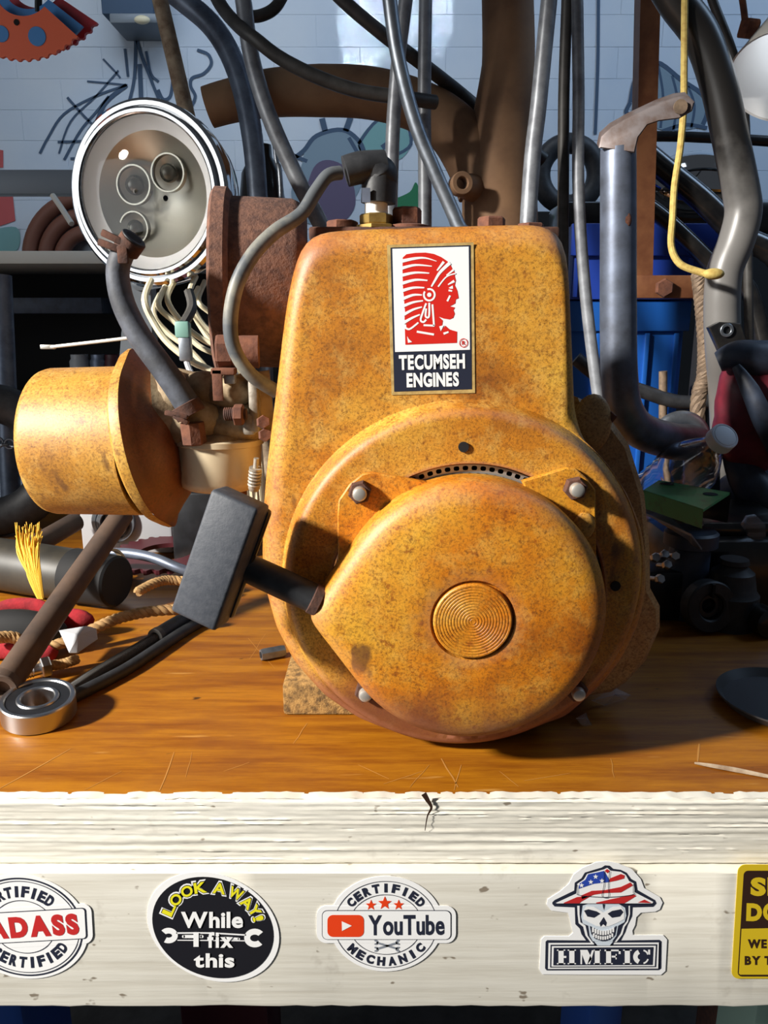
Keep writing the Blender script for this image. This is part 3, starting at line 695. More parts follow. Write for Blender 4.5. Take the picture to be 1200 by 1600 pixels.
# perforated flywheel screen behind the opening
mb = MB(); cells = 96
for row in range(3):
    for i in range(cells):
        a0 = 2*PI*(i+0.5*(row % 2))/cells; a1 = a0+2*PI/cells; r0 = 0.0685+row*0.0042; r1 = r0+0.0042
        cr_ = [(a0,r0),((a0+a1)/2,r0),(a1,r0),(a1,(r0+r1)/2),(a1,r1),((a0+a1)/2,r1),(a0,r1),(a0,(r0+r1)/2)]
        am, rm = (a0+a1)/2, (r0+r1)/2; q = lambda a, r, y=0.0: Vector((AXS+r*math.cos(a), YR+0.0045, AZS+r*math.sin(a)))
        O = [q(a, r) for a, r in cr_]; I = [q(am+(a-am)*0.66*(0.8 if k % 2 == 0 else 1), rm+(r-rm)*0.66*(0.8 if k % 2 == 0 else 1)) for k, (a, r) in enumerate(cr_)]
        mb.loft([O, I])
scr = mb.build('flywheel_screen', 'stud steel', eng, smooth=False); tag(scr, 'bright perforated steel screen')
MB().lathe([(0, 0.078), (0.03, 0.078)], (AXS, YR+0.022, AZS), (0,1,0), 48).build('flywheel', 'matte black', eng)
# recoil starter cover: teardrop dish with the rope point on the left
NS = 200; RS = 0.0780; AZS = 0.1026; TIP = Vector((-0.0945, -0.001))
def tear(r, sc_tip=1.0):
    out = []; dt = TIP.length; ta = math.atan2(TIP.y, TIP.x)
    for i in range(NS):
        a = 2*PI*i/NS; d = (a-ta+PI) % (2*PI) - PI
        tip = dt*(r/RS)
        phi = math.acos(min(1, r/tip)); rr_ = r
        if abs(d) < phi: rr_ = r/math.cos(phi-abs(d))
        # blunt the point
        rr_ = min(rr_, tip*0.985 - 0.15*abs(d)*0.0)
        out.append((rr_*math.cos(a), rr_*math.sin(a)))
    for _ in range(3): out = [((out[i-1][0]+2*out[i][0]+out[(i+1) % NS][0])/4, (out[i-1][1]+2*out[i][1]+out[(i+1) % NS][1])/4) for i in range(NS)]
    return out
def tl(r, y): return [Vector((AXS+x, y, AZS+z)) for x, z in tear(r)]
L = [tl(RS, YR+0.002), tl(RS, YD+0.012), tl(RS-0.0008, YD+0.008), tl(RS-0.003, YD+0.0045), tl(RS-0.007, YD+0.0018), tl(RS-0.013, YD+0.0004), tl(RS-0.022, YD), tl(0.040, YD-0.0012), tl(0.0275, YD-0.0016)]
cir = lambda r, y: [Vector((AXS+r*math.cos(2*PI*i/NS), y, AZS+r*math.sin(2*PI*i/NS))) for i in range(NS)]
L += [cir(0.0240, YD-0.0012), cir(0.0230, YD+0.0012), cir(0.0222, YD+0.0012)]
stc = MB().loft(L, False, True).build('starter_cover', 'starter edge paint', eng, angle=45)
tag(stc, 'orange rusted teardrop starter cover')
# centre cap with turned rings
prof = [(-0.002, 0.0222), (0.0018, 0.0222), (0.0026, 0.0214)]
r = 0.0205
while r > 0.002:
    prof += [(0.0026, r), (0.0023, r-0.0004), (0.0026, r-0.0008)]; r -= 0.00165
prof.append((0.0024, 0.0005))
MB().lathe(prof, (AXS, YD, AZS), (0,-1,0), 64).build('centre_cap', 'starter paint', stc, angle=25)
# mounting ears with studs and nuts
def ear(pts, stud, raised=None):
    front = [P(x, y, YR-0.004) for x, y in pts]
    e = MB().prism(front, (0, 0.0035, 0), 0.0008).build('mounting_ear', 'starter paint', eng, angle=30)
    nut(stud, YR-0.004, e)
    return e
def nut(stud, y, parent):
    p = P(stud[0], stud[1], y-0.006)
    p = Vector((p.x, y, p.z))
    MB().hexa(p, (0,-1,0), 0.0068, 0.0055, (0.3,0,1)).build('nut', 'rust dark', parent, angle=20)
    MB().lathe([(0, 0.0041), (0.0085, 0.0041), (0.0098, 0.0036), (0.0104, 0.0024)], p, (0,-1,0), 20).build('stud', 'stud steel', parent)
ear([(528,895),(527,805),(529,782),(546,757),(566,741),(580,738),(662,752),(690,762),(650,830),(560,880)], (562,771))
ear([(815,752),(868,736),(884,731),(900,733),(918,748),(931,766),(932,880),(915,900),(850,840),(830,780)], (901,765))
for sx_, sy_ in ((571,1084),(903,1083)): nut((sx_, sy_), YR, eng)
if 0: ear([(538,1042),(545,1075),(560,1092),(590,1100),(620,1085),(620,1030),(580,1010)], (572,1082))
if 0: ear([(915,1042),(912,1072),(900,1092),(880,1100),(845,1085),(850,1030),(890,1010)], (901,1080))
# raised boss on the right ear
MB().sphere(P(912,822,YR-0.0045), 0.0075, 14, 8, (0.9,0.45,1.1)).build('raised_boss', 'cup paint', eng)
# alloy casting showing behind the right edge
cp = [(905,622),(945,640),(985,695),(1010,775),(1018,860),(1019,922),(1034,950),(1034,985),(1012,1035),(985,1066),(958,1085),(900,1095),(800,950),(850,700)]
MB().prism([P(x, y, 0.098) for x, y in cp], (0, 0.05, 0), 0.004).build('crankcase_casting', 'cast paint', eng, angle=40)
MB().sphere(P(925,662,0.097), 0.0125, 16, 10, (1.0,0.35,1.5)).build('casting_boss', 'cast paint', eng)
p = P(948,657,0.099); MB().hexa(p, (0.6,-0.2,0.8), 0.0035, 0.006).build('small_screw', 'rust', eng)
# crankcase block, foot and cylinder behind
MB().box((AX+0.0, 0.20, 0.055), (0.15, 0.10, 0.085), 0.006).build('crankcase', 'alloy grey', eng)
ft = P(443, 1118, 0.097); MB().box(((ft.x+0.125)/2, 0.097+0.075, 0.012), (0.125-ft.x, 0.15, 0.0236), 0.002).build('base_foot', 'base grit', eng)
mb = MB()
for k in range(11): mb.box((AX-0.0, 0.185, 0.125+k*0.0165), (0.15, 0.085, 0.004), 0.0012)
mb.box((AX, 0.185, 0.20), (0.11, 0.06, 0.22)); mb.build('cylinder_fins', 'alloy grey', eng)
hd = MB().box((0.030, 0.135, 0.3165), (0.150, 0.07, 0.008), 0.0015).build('cylinder_head', 'rust dark', eng)
def headbolt(px, py, Y, rad, h, flange, mat='rust'):
    p = P(px, py, Y); p = Vector((p.x, Y, 0.3203)); mb = MB()
    if flange: mb.lathe([(0, rad*1.7), (0.002, rad*1.65), (0.003, rad*1.2)], p, (0,0,1), 24)
    mb.hexa(p+Vector((0,0,0.0025 if flange else 0)), (0,0,1), rad, h, (1,0.2,0)); return mb.build('head_bolt', mat, eng, angle=20)
headbolt(636, 345, 0.118, 0.0092, 0.0105, True); headbolt(768, 345, 0.118, 0.0090, 0.0075, False); headbolt(830, 345, 0.115, 0.0085, 0.0035, False); headbolt(535, 345, 0.118, 0.0098, 0.0055, False)
# spark plug, boot and lead
sp = P(588, 350, 0.112); sp = Vector((sp.x, 0.112, 0.3203)); 
plug = MB().lathe([(0, 0.0125), (0.002, 0.0125), (0.0025, 0.0105)], sp, (0,0,1), 6, (1,0.3,0)).hexa(sp+Vector((0,0,0.0024)), (0,0,1), 0.0102, 0.0062, (1,0.1,0)).build('spark_plug', 'brass', eng, angle=20)
MB().lathe([(0.008, 0.0072), (0.016, 0.0070)], sp, (0,0,1), 20).build('insulator', 'white ceramic', plug)
b0 = sp+Vector((0.0012,0,0.0148)); e1 = P(590, 262, 0.112); e2 = P(528, 270, 0.105)
bt = MB().tube([b0, b0+Vector((0.0005,0,0.012)), Vector((e1.x+0.001, 0.112, e1.z-0.004)), Vector((e1.x-0.005, 0.1105, e1.z+0.001))], [0.0105,0.0105,0.0110,0.0095], 20).tube([Vector((e1.x+0.004,0.112,e1.z+0.001)), (e1+e2)/2+Vector((0.002,0,0.0015)), P(540,268,0.107)], [0.0090,0.0092,0.0088], 20).build('plug_boot', 'black rubber', eng)
MB().box(P(572,305,0.1005), (0.005, 0.001, 0.008)).build('boot_tag', 'worn steel blue', bt, smooth=False)
lead = [(532,270,.106),(512,275,.102),(493,300,.098),(470,335,.092),(430,362,.086),(395,398,.080),(370,445,.076),(360,500,.076),(366,545,.078),(392,585,.082),(432,612,.090)]
tubepx('ignition_lead', lead, [10.5,10.5,11,11,11.5,12,12,12,11.5,11,11], 'ignition cable', eng, 14)
# muffler: rusty can lying crosswise
mc = P(352, 442, 0.172); MR = 0.0625
muf = MB().lathe([(-0.001, 0.02), (-0.001, MR-0.003), (0.001, MR), (0.009, MR), (0.0115, MR-0.003), (0.012, MR-0.0055), (0.052, MR-0.0055), (0.058, MR-0.008), (0.062, MR-0.016), (0.063, 0.01)], mc+Vector((-0.006,0,0)), (1,0.12,-0.03), 64).build('muffler', 'muffler rust', eng, angle=50)
p = P(338,550,0.10); MB().hexa(p, (1,0.1,0), 0.0105, 0.011, (0,0,1)).lathe([(0.010,0.0095),(0.016,0.0100),(0.026,0.0100)], p, (1,0.1,0), 20).build('muffler_nut', 'rust', muf, angle=20)
# carburettor
CY = 0.115; s_ = S(700, CY)
bc = P(342, 700, CY)
bo = MB()
a_ = P(248, 640, CY); b_ = P(425, 628, CY+0.012)
bo.tube([a_, a_+(b_-a_)*0.25, a_+(b_-a_)*0.5, a_+(b_-a_)*0.8, b_], [0.030,0.025,0.019,0.020,0.021], 28)
bo.box(P(340,665,CY), (0.040,0.040,0.016), 0.006); bo.sphere(P(300,660,CY-0.010), 0.018, 16, 10, (1.2,0.9,1.0)); bo.sphere(P(372,660,CY-0.006), 0.016, 16, 10, (1.1,0.9,1.0))
bo.sphere(P(268,622,CY-0.012), 0.0165, 16, 10, (0.8,0.8,1.2)); bo.sphere(P(320,607,CY-0.006), 0.014, 14, 9, (1.3,0.9,0.8)); bo.sphere(P(360,612,CY-0.012), 0.0115, 14, 9, (1.4,0.8,0.9))
bo.sphere(P(338,684,CY), 0.024, 20, 9, (1.08,1.08,0.36))
carb = bo.build('carburettor', 'cast alloy', eng, angle=60)
bowl = MB().lathe([(-0.0275, 0.012), (-0.0272, 0.022), (-0.025, 0.0258), (-0.021, 0.0272), (0.0005, 0.0280), (0.0022, 0.0280), (0.0028, 0.0295), (0.0062, 0.0296), (0.0068, 0.0280), (0.0075, 0.020), (0.0076, 0.01)], bc+Vector((0,0,0.001)), (0.02,0,1), 56).build('float_bowl', 'bowl cream', carb, angle=50)
MB().hexa(bc+Vector((0.012,-0.004,-0.031)), (0,0,1), 0.006, 0.006).build('bowl_nut', 'rust', carb, angle=20)
MB().box(P(398,630,CY-0.018), (0.006,0.012,0.036), 0.002).box(P(390,662,CY-0.02), (0.008,0.008,0.014), 0.002).build('mounting_flange', 'alloy grey', carb)
th = MB(); q0 = P(350,647,CY-0.026)
for k in range(7): th.torus(q0+Vector((0.0012*k+0.001,0,0)), (1,0,0), 0.0036, 0.0007, 18, 6)
th.lathe([(0, 0.0034), (0.014, 0.0034)], q0, (1,0,0), 18); th.build('threaded_stud', 'rust dark', carb)
MB().hexa(P(366,648,CY-0.026), (1,0,0), 0.0066, 0.006, (0,0.3,1)).build('stud_nut', 'rust', carb, angle=20)
lv = MB(); lv.box(P(340,602,CY-0.026), (0.0062,0.002,0.019), 0.0005); lv.box(P(350,580,CY-0.022), (0.0145,0.010,0.004), 0.0008); lv.build('choke_lever', 'rust', carb)
MB().box(P(360,592,CY-0.020), (0.007,0.007,0.006), 0.001).build('lever_screw', 'stud steel', carb)
th = MB(); q0 = P(398,748,CY-0.028); ax_ = Vector((0.15,-0.2,1)).normalized()
for k in range(5): th.torus(q0+ax_*(0.0022*k-0.004), ax_, 0.0034, 0.0009, 18, 6)
th.lathe([(-0.008,0.0030),(-0.0065,0.0036),(-0.004,0.0036)], q0, ax_, 16); th.lathe([(0.006,0.004),(0.0075,0.004)], q0, ax_, 16); th.lathe([(0.0,0.0016),(0.014,0.0016)], q0, ax_, 12); th.build('idle_screw', 'alloy grey', carb)
for px, py in ((410,660),(413,680)): MB().hexa(P(px,py,CY-0.032), (0.3,-1,0.2), 0.0042, 0.006).build('flange_bolt', 'rust', carb, angle=20)
# fuel hose with clamps
hose = [(205,378,.085),(190,400,.087),(184,430,.088),(193,475,.088),(218,525,.087),(252,572,.086),(280,612,.086),(297,640,.086)]
fh = tubepx('fuel_hose', hose, [17,18,18,18.5,19,19.5,20,20], 'hose rubber', eng, 18)
def clampring(parent, a, b, rpx, n, wd):
    A, Bq = P(*a), P(*b); ax = (Bq-A).normalized(); r = rpx*S(a[1], a[2])
    return MB().ring(A-ax*wd/2, ax, r*0.86, r, wd, 28, 0.0004)
cl = clampring(fh, (203,382,.085), (192,398,.087), 20.5, 0, 0.009)
t0 = P(200,376,.080)
cl.box(P(176,371,.080), (0.013,0.004,0.004), 0.0008, Matrix.Rotation(0.45, 3, 'Y')); cl.box(P(171,384,.080), (0.013,0.004,0.004), 0.0008, Matrix.Rotation(0.35, 3, 'Y')); cl.box(P(192,398,.079), (0.006,0.003,0.010), 0.0008)
cl.build('hose_clamp', 'rust dark', fh)
mo = P(207.5,374,.0846); ax = (P(205,378,.085)-P(190,400,.087)).normalized()
MB().lathe([(0, 0.0048), (0.0006, 0.0048)], mo+ax*0.0008, ax, 24).build('hose_bore', 'matte black', fh)
MB().ring(mo-ax*0.003, ax, 0.0046, 0.0073, 0.0045, 28).build('hose_lip', 'black rubber', fh)
cl = clampring(fh, (294,640,.086), (300,650,.086), 24, 0, 0.008)
cl.box(P(276,648,.078), (0.014,0.004,0.003), 0.0008, Matrix.Rotation(0.2, 3, 'Y')); cl.box(P(283,655,.078), (0.010,0.004,0.003), 0.0008, Matrix.Rotation(0.5, 3, 'Y')); cl.build('hose_clamp', 'rust dark', fh)
MB().lathe([(0, 0.0075), (0.013, 0.0078), (0.014, 0.006)], P(300,660,.088), (0.05,0.02,-1), 8).build('fuel_fitting', 'rust', carb, angle=20)
# air cleaner: yellow cup and flared back plate
ac = P(80, 690, 0.125); axd = Vector((1, -0.10, 0.02)).normalized(); ln = (P(215,686,0.108)-ac).length; RC = 0.0485
cup = MB().lathe([(0.001, 0.02), (0.0, RC-0.008), (0.0004, RC-0.0045), (0.0025, RC-0.001), (0.006, RC), (ln, RC+0.0006)], ac, axd, 64).build('air_cleaner_cup', 'cup paint', eng, angle=45)
pc = ac+axd*ln; axp = Vector((1, -0.02, 0.17)).normalized()
def lipr(h, r, amp=0.0):
    x = Vector((0,0,1)); x = (x-axp*x.dot(axp)).normalized(); y = axp.cross(x); o = []
    for i in range(72):
        t = 2*PI*i/72; rr_ = r+amp*(math.exp(-((t)/0.22)**2)+math.exp(-((t-2*PI)/0.22)**2)+1.0*math.exp(-((t-PI)/0.2)**2))
        o.append(pc+axp*h+x*rr_*math.cos(t)+y*rr_*math.sin(t))
    return o
ap_ = MB().loft([lipr(-0.004,RC+0.0005), lipr(-0.002,RC+0.003), lipr(-0.001,RC+0.0055,0.004), lipr(0.003,RC+0.0065,0.005), lipr(0.0055,RC+0.0065,0.005)]).build('air_cleaner_rim', 'cup paint', eng, angle=50)
MB().loft([lipr(0.0056,RC+0.0064,0.005), lipr(0.006,RC+0.005,0.003), lipr(0.012,RC), lipr(0.020,RC-0.008), lipr(0.025,RC-0.018), lipr(0.027,0.02)], False, True).build('air_cleaner_back', 'plate inside', eng, angle=50)
# thin flat rod sticking out to the left
rd = MB().tube([P(72,543,.16), P(160,533,.15), P(235,524,.145)], 0.0012, 8, flat=0.6).box(P(75,542,.16), (0.010,0.003,0.0030), 0.0005); rd.build('dipstick', 'stud steel', eng)
# recoil handle
hc = P(344, 872, 0.020); U = Vector((-0.072, 0, -0.187)).normalized(); Wd = Vector((0.187, 0, -0.072)).normalized()
N0 = Vector((0,-1,0)); R_ = Matrix.Rotation(math.radians(-14), 3, U); Wd2 = R_ @ Wd; N2 = R_ @ N0
if N2.x > 0: R_ = Matrix.Rotation(math.radians(14), 3, U); Wd2 = R_ @ Wd; N2 = R_ @ N0
RM = Matrix((U, Wd2, N2)).transposed()
grip = MB().box(hc, (0.0745, 0.0285, 0.0190), 0.0022, RM).build('starter_handle', 'grip plastic', eng, angle=50)
MB().box(hc - N2*0.010, (0.068, 0.0315, 0.0065), 0.0022, RM).build('handle_insert', 'black plastic', grip)
g0 = P(380, 884, 0.030); g1 = P(488, 934, 0.030); 
MB().tube([g0, g0+(g1-g0)*0.5, g1], [0.0082,0.0086,0.0086], 24).build('handle_stem', 'black rubber', grip)
gd = (g1-g0).normalized()
MB().ring(g1-gd*0.0005, gd, 0.004, 0.0092, 0.006, 28).build('rope_ferrule', 'rust dark', eng)
# decal on the housing
D = Print(600, 370, 6.156, YP-0.0004)
dec = MB().poly([D.m(28,78), D.m(862,52), D.m(876,1502), D.m(72,1522)]).build('decal', 'print gold', sh, smooth=False); tag(dec, 'gold edged white and black maker decal')
K, Wt, R_ = MB(), MB(), MB()
D.poly(K, [(62,104),(832,80),(845,1466),(98,1490)], 1)
D.poly(Wt, [(80,116),(814,94),(826,1086),(106,1108)], 2)
D.poly(R_, [(180,200),(215,168),(300,155),(400,152),(480,165),(550,195),(612,238),(640,272),(662,320),(682,345),(680,380),(690,420),(680,465),(705,520),(717,590),(690,602),(685,640),(660,655),(632,668),(682,680),(668,705),(680,740),(665,780),(630,795),(570,785),(525,768),(565,805),(558,855),(548,903),(560,885),(590,855),(630,890),(660,900),(702,912),(700,1020),(205,1038),(200,880),(215,862),(197,790),(202,720),(195,640),(190,570),(182,490),(180,420),(178,345),(178,270)], 3)
for pts, w0, w1 in (([(165,236),(300,208),(400,205),(506,236)],34,5), ([(165,304),(300,272),(460,283)],32,8), ([(165,372),(300,345),(435,350)],32,10), ([(165,450),(300,415),(418,420)],32,12), ([(170,520),(280,490),(388,490)],32,12), ([(175,598),(280,560),(365,560)],32,12),
    ([(180,668),(280,630),(375,615)],30,12), ([(182,752),(280,700),(365,675)],30,12), ([(185,828),(270,780),(345,748)],30,12), ([(198,868),(245,888),(330,825)],20,16),
    ([(634,250),(540,340),(490,420),(455,480)],34,14), ([(575,240),(510,325)],26,14), ([(690,352),(600,385),(520,480)],12,14), ([(668,318),(600,372)],20,12), ([(675,425),(615,460)],26,10), ([(620,515),(655,522)],18,14), ([(635,565),(608,620)],18,18),
    ([(405,640),(375,720),(352,800),(380,820),(405,795)],18,18), ([(435,635),(432,765),(400,765),(405,690)],18,18), ([(465,650),(480,855)],18,18), ([(485,855),(380,850)],18,18), ([(315,912),(480,940)],20,20), ([(572,932),(620,915)],22,16)):
    D.stroke(Wt, pts, [w0, w1], 4)
D.poly(Wt, [(620,492),(660,468),(664,500),(640,500)], 4); D.poly(Wt, [(222,955),(240,985),(270,1012),(230,1020)], 4); D.poly(Wt, [(530,862),(546,908),(576,848)], 4)
D.arc(Wt, 435, 558, 52, 55, -110, 215, 18, 4); D.disc(Wt, 435, 558, 21, 21, 4, 20)
D.arc(R_, 764, 1020, 38, 40, 0, 360, 7, 4, 40); D.text(R_, 'R', 748, 1000, 782, 1040, 4, 0.02)
D.text(Wt, 'TECUMSEH', 143, 1130, 778, 1276, 3, 0.045, rot=-1.3, gap=0.07); D.text(Wt, 'ENGINES', 217, 1304, 720, 1444, 3, 0.045, rot=-1.3, gap=0.07)
K.build('black_print', 'print navy', dec, smooth=False); Wt.build('white_print', 'print white', dec, smooth=False); R_.build('red_print', 'print red', dec, smooth=False)
# ================================================================== clutter left of the engine
def T(mb, name, mat, label, cat, group=None, **kw): return tag(mb.build(name, mat, **kw), label, cat, group)
# ball bearing lying flat
bx = B(58, 1128); bx = Vector((bx.x, 0.093, 0)); tilt = Vector((0.05,-0.10,1)).normalized()
be = thing('ball_bearing', bx, 'sealed steel ball bearing lying flat at the left front of the bench', 'bearing')
oz = bx+Vector((0,0,0.0028))
MB().ring(oz, tilt, 0.0205, 0.0242, 0.0145, 56, 0.0008).build('outer_race', 'steel', be)
MB().ring(oz, tilt, 0.0105, 0.0138, 0.0145, 48, 0.0008).build('inner_race', 'steel', be)
MB().ring(oz+tilt*0.001, tilt, 0.0138, 0.0206, 0.0125, 48, 0.0003).build('seal', 'black plastic', be)
# bolt beside it
p = B(42, 1072); p.z = 0.0085; bo_ = thing('hex_bolt', Vector((p.x,p.y,0)), 'bright hex head bolt lying behind the ball bearing', 'bolt')
ad = Vector((-0.75,-0.55,0)).normalized(); p0 = p+Vector((0.006,0.012,0))
MB().hexa(p0, -ad, 0.0085, 0.007, (0,0,1)).build('bolt_head', 'steel', bo_, angle=20)
mb = MB().lathe([(0,0.0045),(0.03,0.0045)], p0, ad, 16)
for k in range(12): mb.torus(p0+ad*(0.006+0.0019*k), ad, 0.0045, 0.0007, 16, 6)
mb.build('bolt_thread', 'steel', bo_)
# rusty rods
rod = MB().tube([P(192,803,.27), P(100,935,.19), P(6,1072,.105)], [0.0095,0.0100,0.0105], 24).ring(P(12,1062,.112), P(0,1080,.098)-P(12,1062,.112), 0.006, 0.0112, 0.012, 24)
T(rod, 'steel_rod', 'rod rust', 'long rusty brown rod leaning diagonally behind the ball bearing', 'rod')
T(MB().tube([P(-30,893,.33), P(60,848,.40), P(118,815,.46)], 0.0108, 20), 'steel_rod', 'rod rust', 'short dark brown rod behind the yellow rope fibres', 'rod')
# frayed yellow rope end
mb = MB(); rr = random.Random(11)
for k in range(46):
    a = rr.uniform(-1,1); top = P(45+a*22+rr.uniform(-4,4), rr.uniform(815,838), .265+rr.uniform(-.01,.01)); m1 = P(46+a*14+rr.uniform(-5,5), 862+rr.uniform(-8,8), .258); m2 = P(54+a*8+rr.uniform(-3,3), 900, .25); e = P(64+a*4, 936, .245)
    mb.tube([top, m1, m2, e], [0.0004,0.0010,0.0013,0.0011], 5, smooth=4)
T(mb, 'rope_end', 'yellow fibre', 'frayed bright yellow rope end draped over the dark canister', 'rope')
# dark canister with beige gasket
cn = thing('canister', Vector((P(100,900,.36).x, .36, 0.0)), 'dark olive canister lying on its side with a black open mouth', 'canister')
c0 = P(176, 912, .302); c0.z = 0.0275; cx_ = Vector((-1, 0.35, 0.02)).normalized()
MB().lathe([(0.0,0.022),(0.004,0.0245),(0.10,0.026),(0.16,0.0255),(0.165,0.020)], c0, cx_, 40).build('body', 'olive canister', cn)
MB().lathe([(0,0.0225),(0.002,0.0245),(0.05,0.0262)], c0-cx_*0.006, cx_, 40).build('mouth', 'matte black', cn)
MB().ring(c0+cx_*0.010+Vector((0.005,0.004,0.001)), cx_, 0.0247, 0.0275, 0.006, 40).build('gasket', 'beige gasket', cn)
# red webbing pouch
rp = thing('webbing_pouch', Vector((P(30,1000,.2).x, .21, 0)), 'crumpled red webbing pouch under the rusty rod', 'pouch')
def ribbon(pts, wd, th=0.002, mat='red fabric', name='band', parent=None):
    mb = MB(); path, _ = catmull([Vector(p) for p in pts], [1]*len(pts), 6); A, C = [], []
    L = []
    for p in path: L.append([p+Vector((0,th,wd/2)), p+Vector((0,-th,wd/2)), p+Vector((0,-th,-wd/2)), p+Vector((0,th,-wd/2))])
    return mb.loft(L, True, True).build(name, mat, parent)
MB().tube([P(-25,965,.22), P(15,948,.225), P(60,948,.225), P(88,968,.22), P(92,1000,.205)], [0.005,0.007,0.007,0.006,0.005], 12, flat=0.6).build('band', 'red fabric', rp)
MB().tube([P(-25,1020,.185), P(20,1018,.185), P(62,1032,.185), P(84,1012,.190)], [0.006,0.007,0.009,0.005], 12, flat=0.6).build('band', 'red fabric', rp)
MB().sphere(P(25,985,.205), 0.024, 16, 9, (1.8,0.6,0.75)).build('pocket', 'matte black', rp)
MB().sphere(P(112,968,.23), 0.011, 12, 8, (1.8,0.6,0.9)).build('flap', 'red fabric', rp)
# torn plastic scrap
def scrap(name, pts, Yf, mat, label, cat='plastic scrap', th=0.0008):
    w = [P(x, y, yy) for x, y, yy in pts]; mb = MB(); c = sum(w, Vector())/len(w)+Vector((0,-0.003,0.004))
    n = len(w); off = Vector((0, th, -th))
    for i in range(n):
        a, b = w[i], w[(i+1) % n]; mb.prism([c, a, b], off)
    return T(mb, name, mat, label, cat, smooth=False)
scrap('plastic_scrap', [(92,985,.19),(135,978,.195),(150,982,.2),(152,998,.197),(120,1020,.175),(108,1020,.172)], 0, 'grey plastic', 'torn grey plastic scrap beside the red pouch')
# laid tan ropes
rp1 = [(-15,998,.175),(20,996,.185),(70,1012,.19),(130,990,.205),(180,968,.22),(230,956,.23),(285,952,.24)]
T(twist([P(*q) for q in rp1], 0.0022, 0.0028, 11), 'laid_rope', 'tan rope', 'tan twisted rope running across the bench behind the black cables', 'rope', 'tan ropes on the bench')
T(twist([P(*q) for q in [(45,1042,.155),(70,1040,.16),(95,1038,.165),(120,1030,.17)]], 0.0018, 0.0024, 5), 'laid_rope', 'tan rope', 'short tan twisted rope end near the hex bolt', 'rope', 'tan ropes on the bench')
T(twist([P(*q) for q in [(215,925,.29),(245,910,.31),(275,907,.32),(330,915,.32)]], 0.0022, 0.0028, 6), 'laid_rope', 'tan rope', 'tan twisted rope in front of the toothed dark red ring', 'rope', 'tan ropes on the bench')
# control cables on the bench
def onb(px, py, z=0.0): 
    p = B(px, py, z); return p
ca = thing('control_cable', onb(200,1040), 'black spiral control cable with a collar, in front of the tan rope', 'cable')
q = [onb(112,1078,.005), onb(150,1052,.005), onb(200,1022,.005), onb(250,992,.006)]
mb = MB().tube(q, 0.0042, 14, smooth=10); 
pth, _ = catmull(q, [1]*4, 26)
for i in range(0, len(pth)-1): 
    mb.torus(pth[i], pth[i+1]-pth[i], 0.0041, 0.0006, 12, 5)
mb.build('spiral_casing', 'cable dark', ca)
MB().tube([onb(243,995,.007), onb(275,975,.007), onb(320,950,.008)], 0.0066, 18).build('sheath', 'black rubber', ca)
MB().ring(onb(242,996,.007), onb(275,975,.007)-onb(242,996,.007), 0.0042, 0.0074, 0.006, 24).build('collar', 'cable dark', ca)
T(MB().tube([onb(108,1092,.004), onb(190,1050,.004), onb(240,1018,.004), onb(285,988,.004), onb(330,962,.005)], 0.0050, 14), 'rubber_cable', 'black rubber', 'plain black cable lying beside the spiral control cable', 'cable')
tubepx('armoured_cable', [(150,866,.36),(195,864,.35),(240,872,.34),(280,888,.33),(330,905,.33)], 8, 'worn steel blue', None, 12, 'grey armoured cable arching behind the black starter handle', 'cable')
# toothed ring lying on the bench behind
def gear(name, o, axis, r, teeth, th, depth, hole, mat, parent=None, extra=None):
    a = Vector(axis).normalized(); q = Vector((0,0,1)) if abs(a.z) < 0.9 else Vector((1,0,0)); x = (q-a*q.dot(a)).normalized(); y = a.cross(x)
    n = teeth*4; O, I = [], []
    for i in range(n):
        t = 2*PI*i/n; rr_ = r if i % 4 in (0, 1) else r-depth; d = x*math.cos(t)+y*math.sin(t); O.append(o+d*rr_); I.append(o+d*hole)
    mb = MB().loft([I, O, [p+a*th for p in O], [p+a*th for p in I], I]); return mb.build(name, mat, parent, angle=30)
g = P(258, 872, .42); tag(gear('toothed_ring', Vector((g.x, .425, 0.014)), (0,-0.03,1), 0.062, 30, 0.005, 0.005, 0.03, 'dark red'), 'dark red toothed ring behind the starter handle', 'sprocket')
# white switch box and black battery
wb_ = thing('junction_box', Vector((P(195,830,.50).x, .50, 0)), 'pale grey junction box with a round ringed gland', 'electrical box')
a = P(122, 790, .48); b = P(272, 880, .48); MB().box(((a.x+b.x)/2, .51, 0.075/1.0*0.9), (b.x-a.x, 0.06, 0.135), 0.003).build('box_body', 'grey plastic', wb_)
gp = P(178, 815, .478)
for r1, r2, h in ((0.020,0.025,0.006),(0.013,0.018,0.010),(0.004,0.012,0.004)): MB().ring(gp+Vector((0,0.002,0)), (0,-1,0), r1, r2, h, 36).build('gland_ring', 'galvanised', wb_)
bt_ = thing('battery', Vector((P(300,850,.46).x, .46, 0)), 'small black battery under the carburettor bowl', 'battery')
a = P(264, 770, .44); b = P(350, 900, .44); MB().box(((a.x+b.x)/2, .475, (a.z)/2), (b.x-a.x, 0.07, a.z), 0.003).build('case', 'black plastic', bt_)
for px in (285, 325): 
    p = P(px, 768, .47); MB().lathe([(0,0.006),(0.012,0.005)], Vector((p.x,.475,a.z-.002)), (0,0,1), 16).build('terminal', 'galvanised', bt_)
# leaning tyre and chain
tp = P(-14, 752, .56); T(MB().torus(Vector((tp.x, .56, 0.0965)), (0.3,-1,0.12), 0.072, 0.024, 48, 16), 'rubber_ring', 'black rubber', 'thick black rubber ring standing at the left edge behind the air cleaner', 'rubber ring')
mb = MB()
for k in range(8):
    p = P(-12+k*9, 690+k*1.2, .58); mb.torus(p, (0.1,-1,0.1) if k % 2 else (0.1,-0.3,1), 0.006, 0.0016, 14, 6)
T(mb, 'steel_chain', 'galvanised', 'short grey steel chain hanging over the black rubber ring', 'chain')
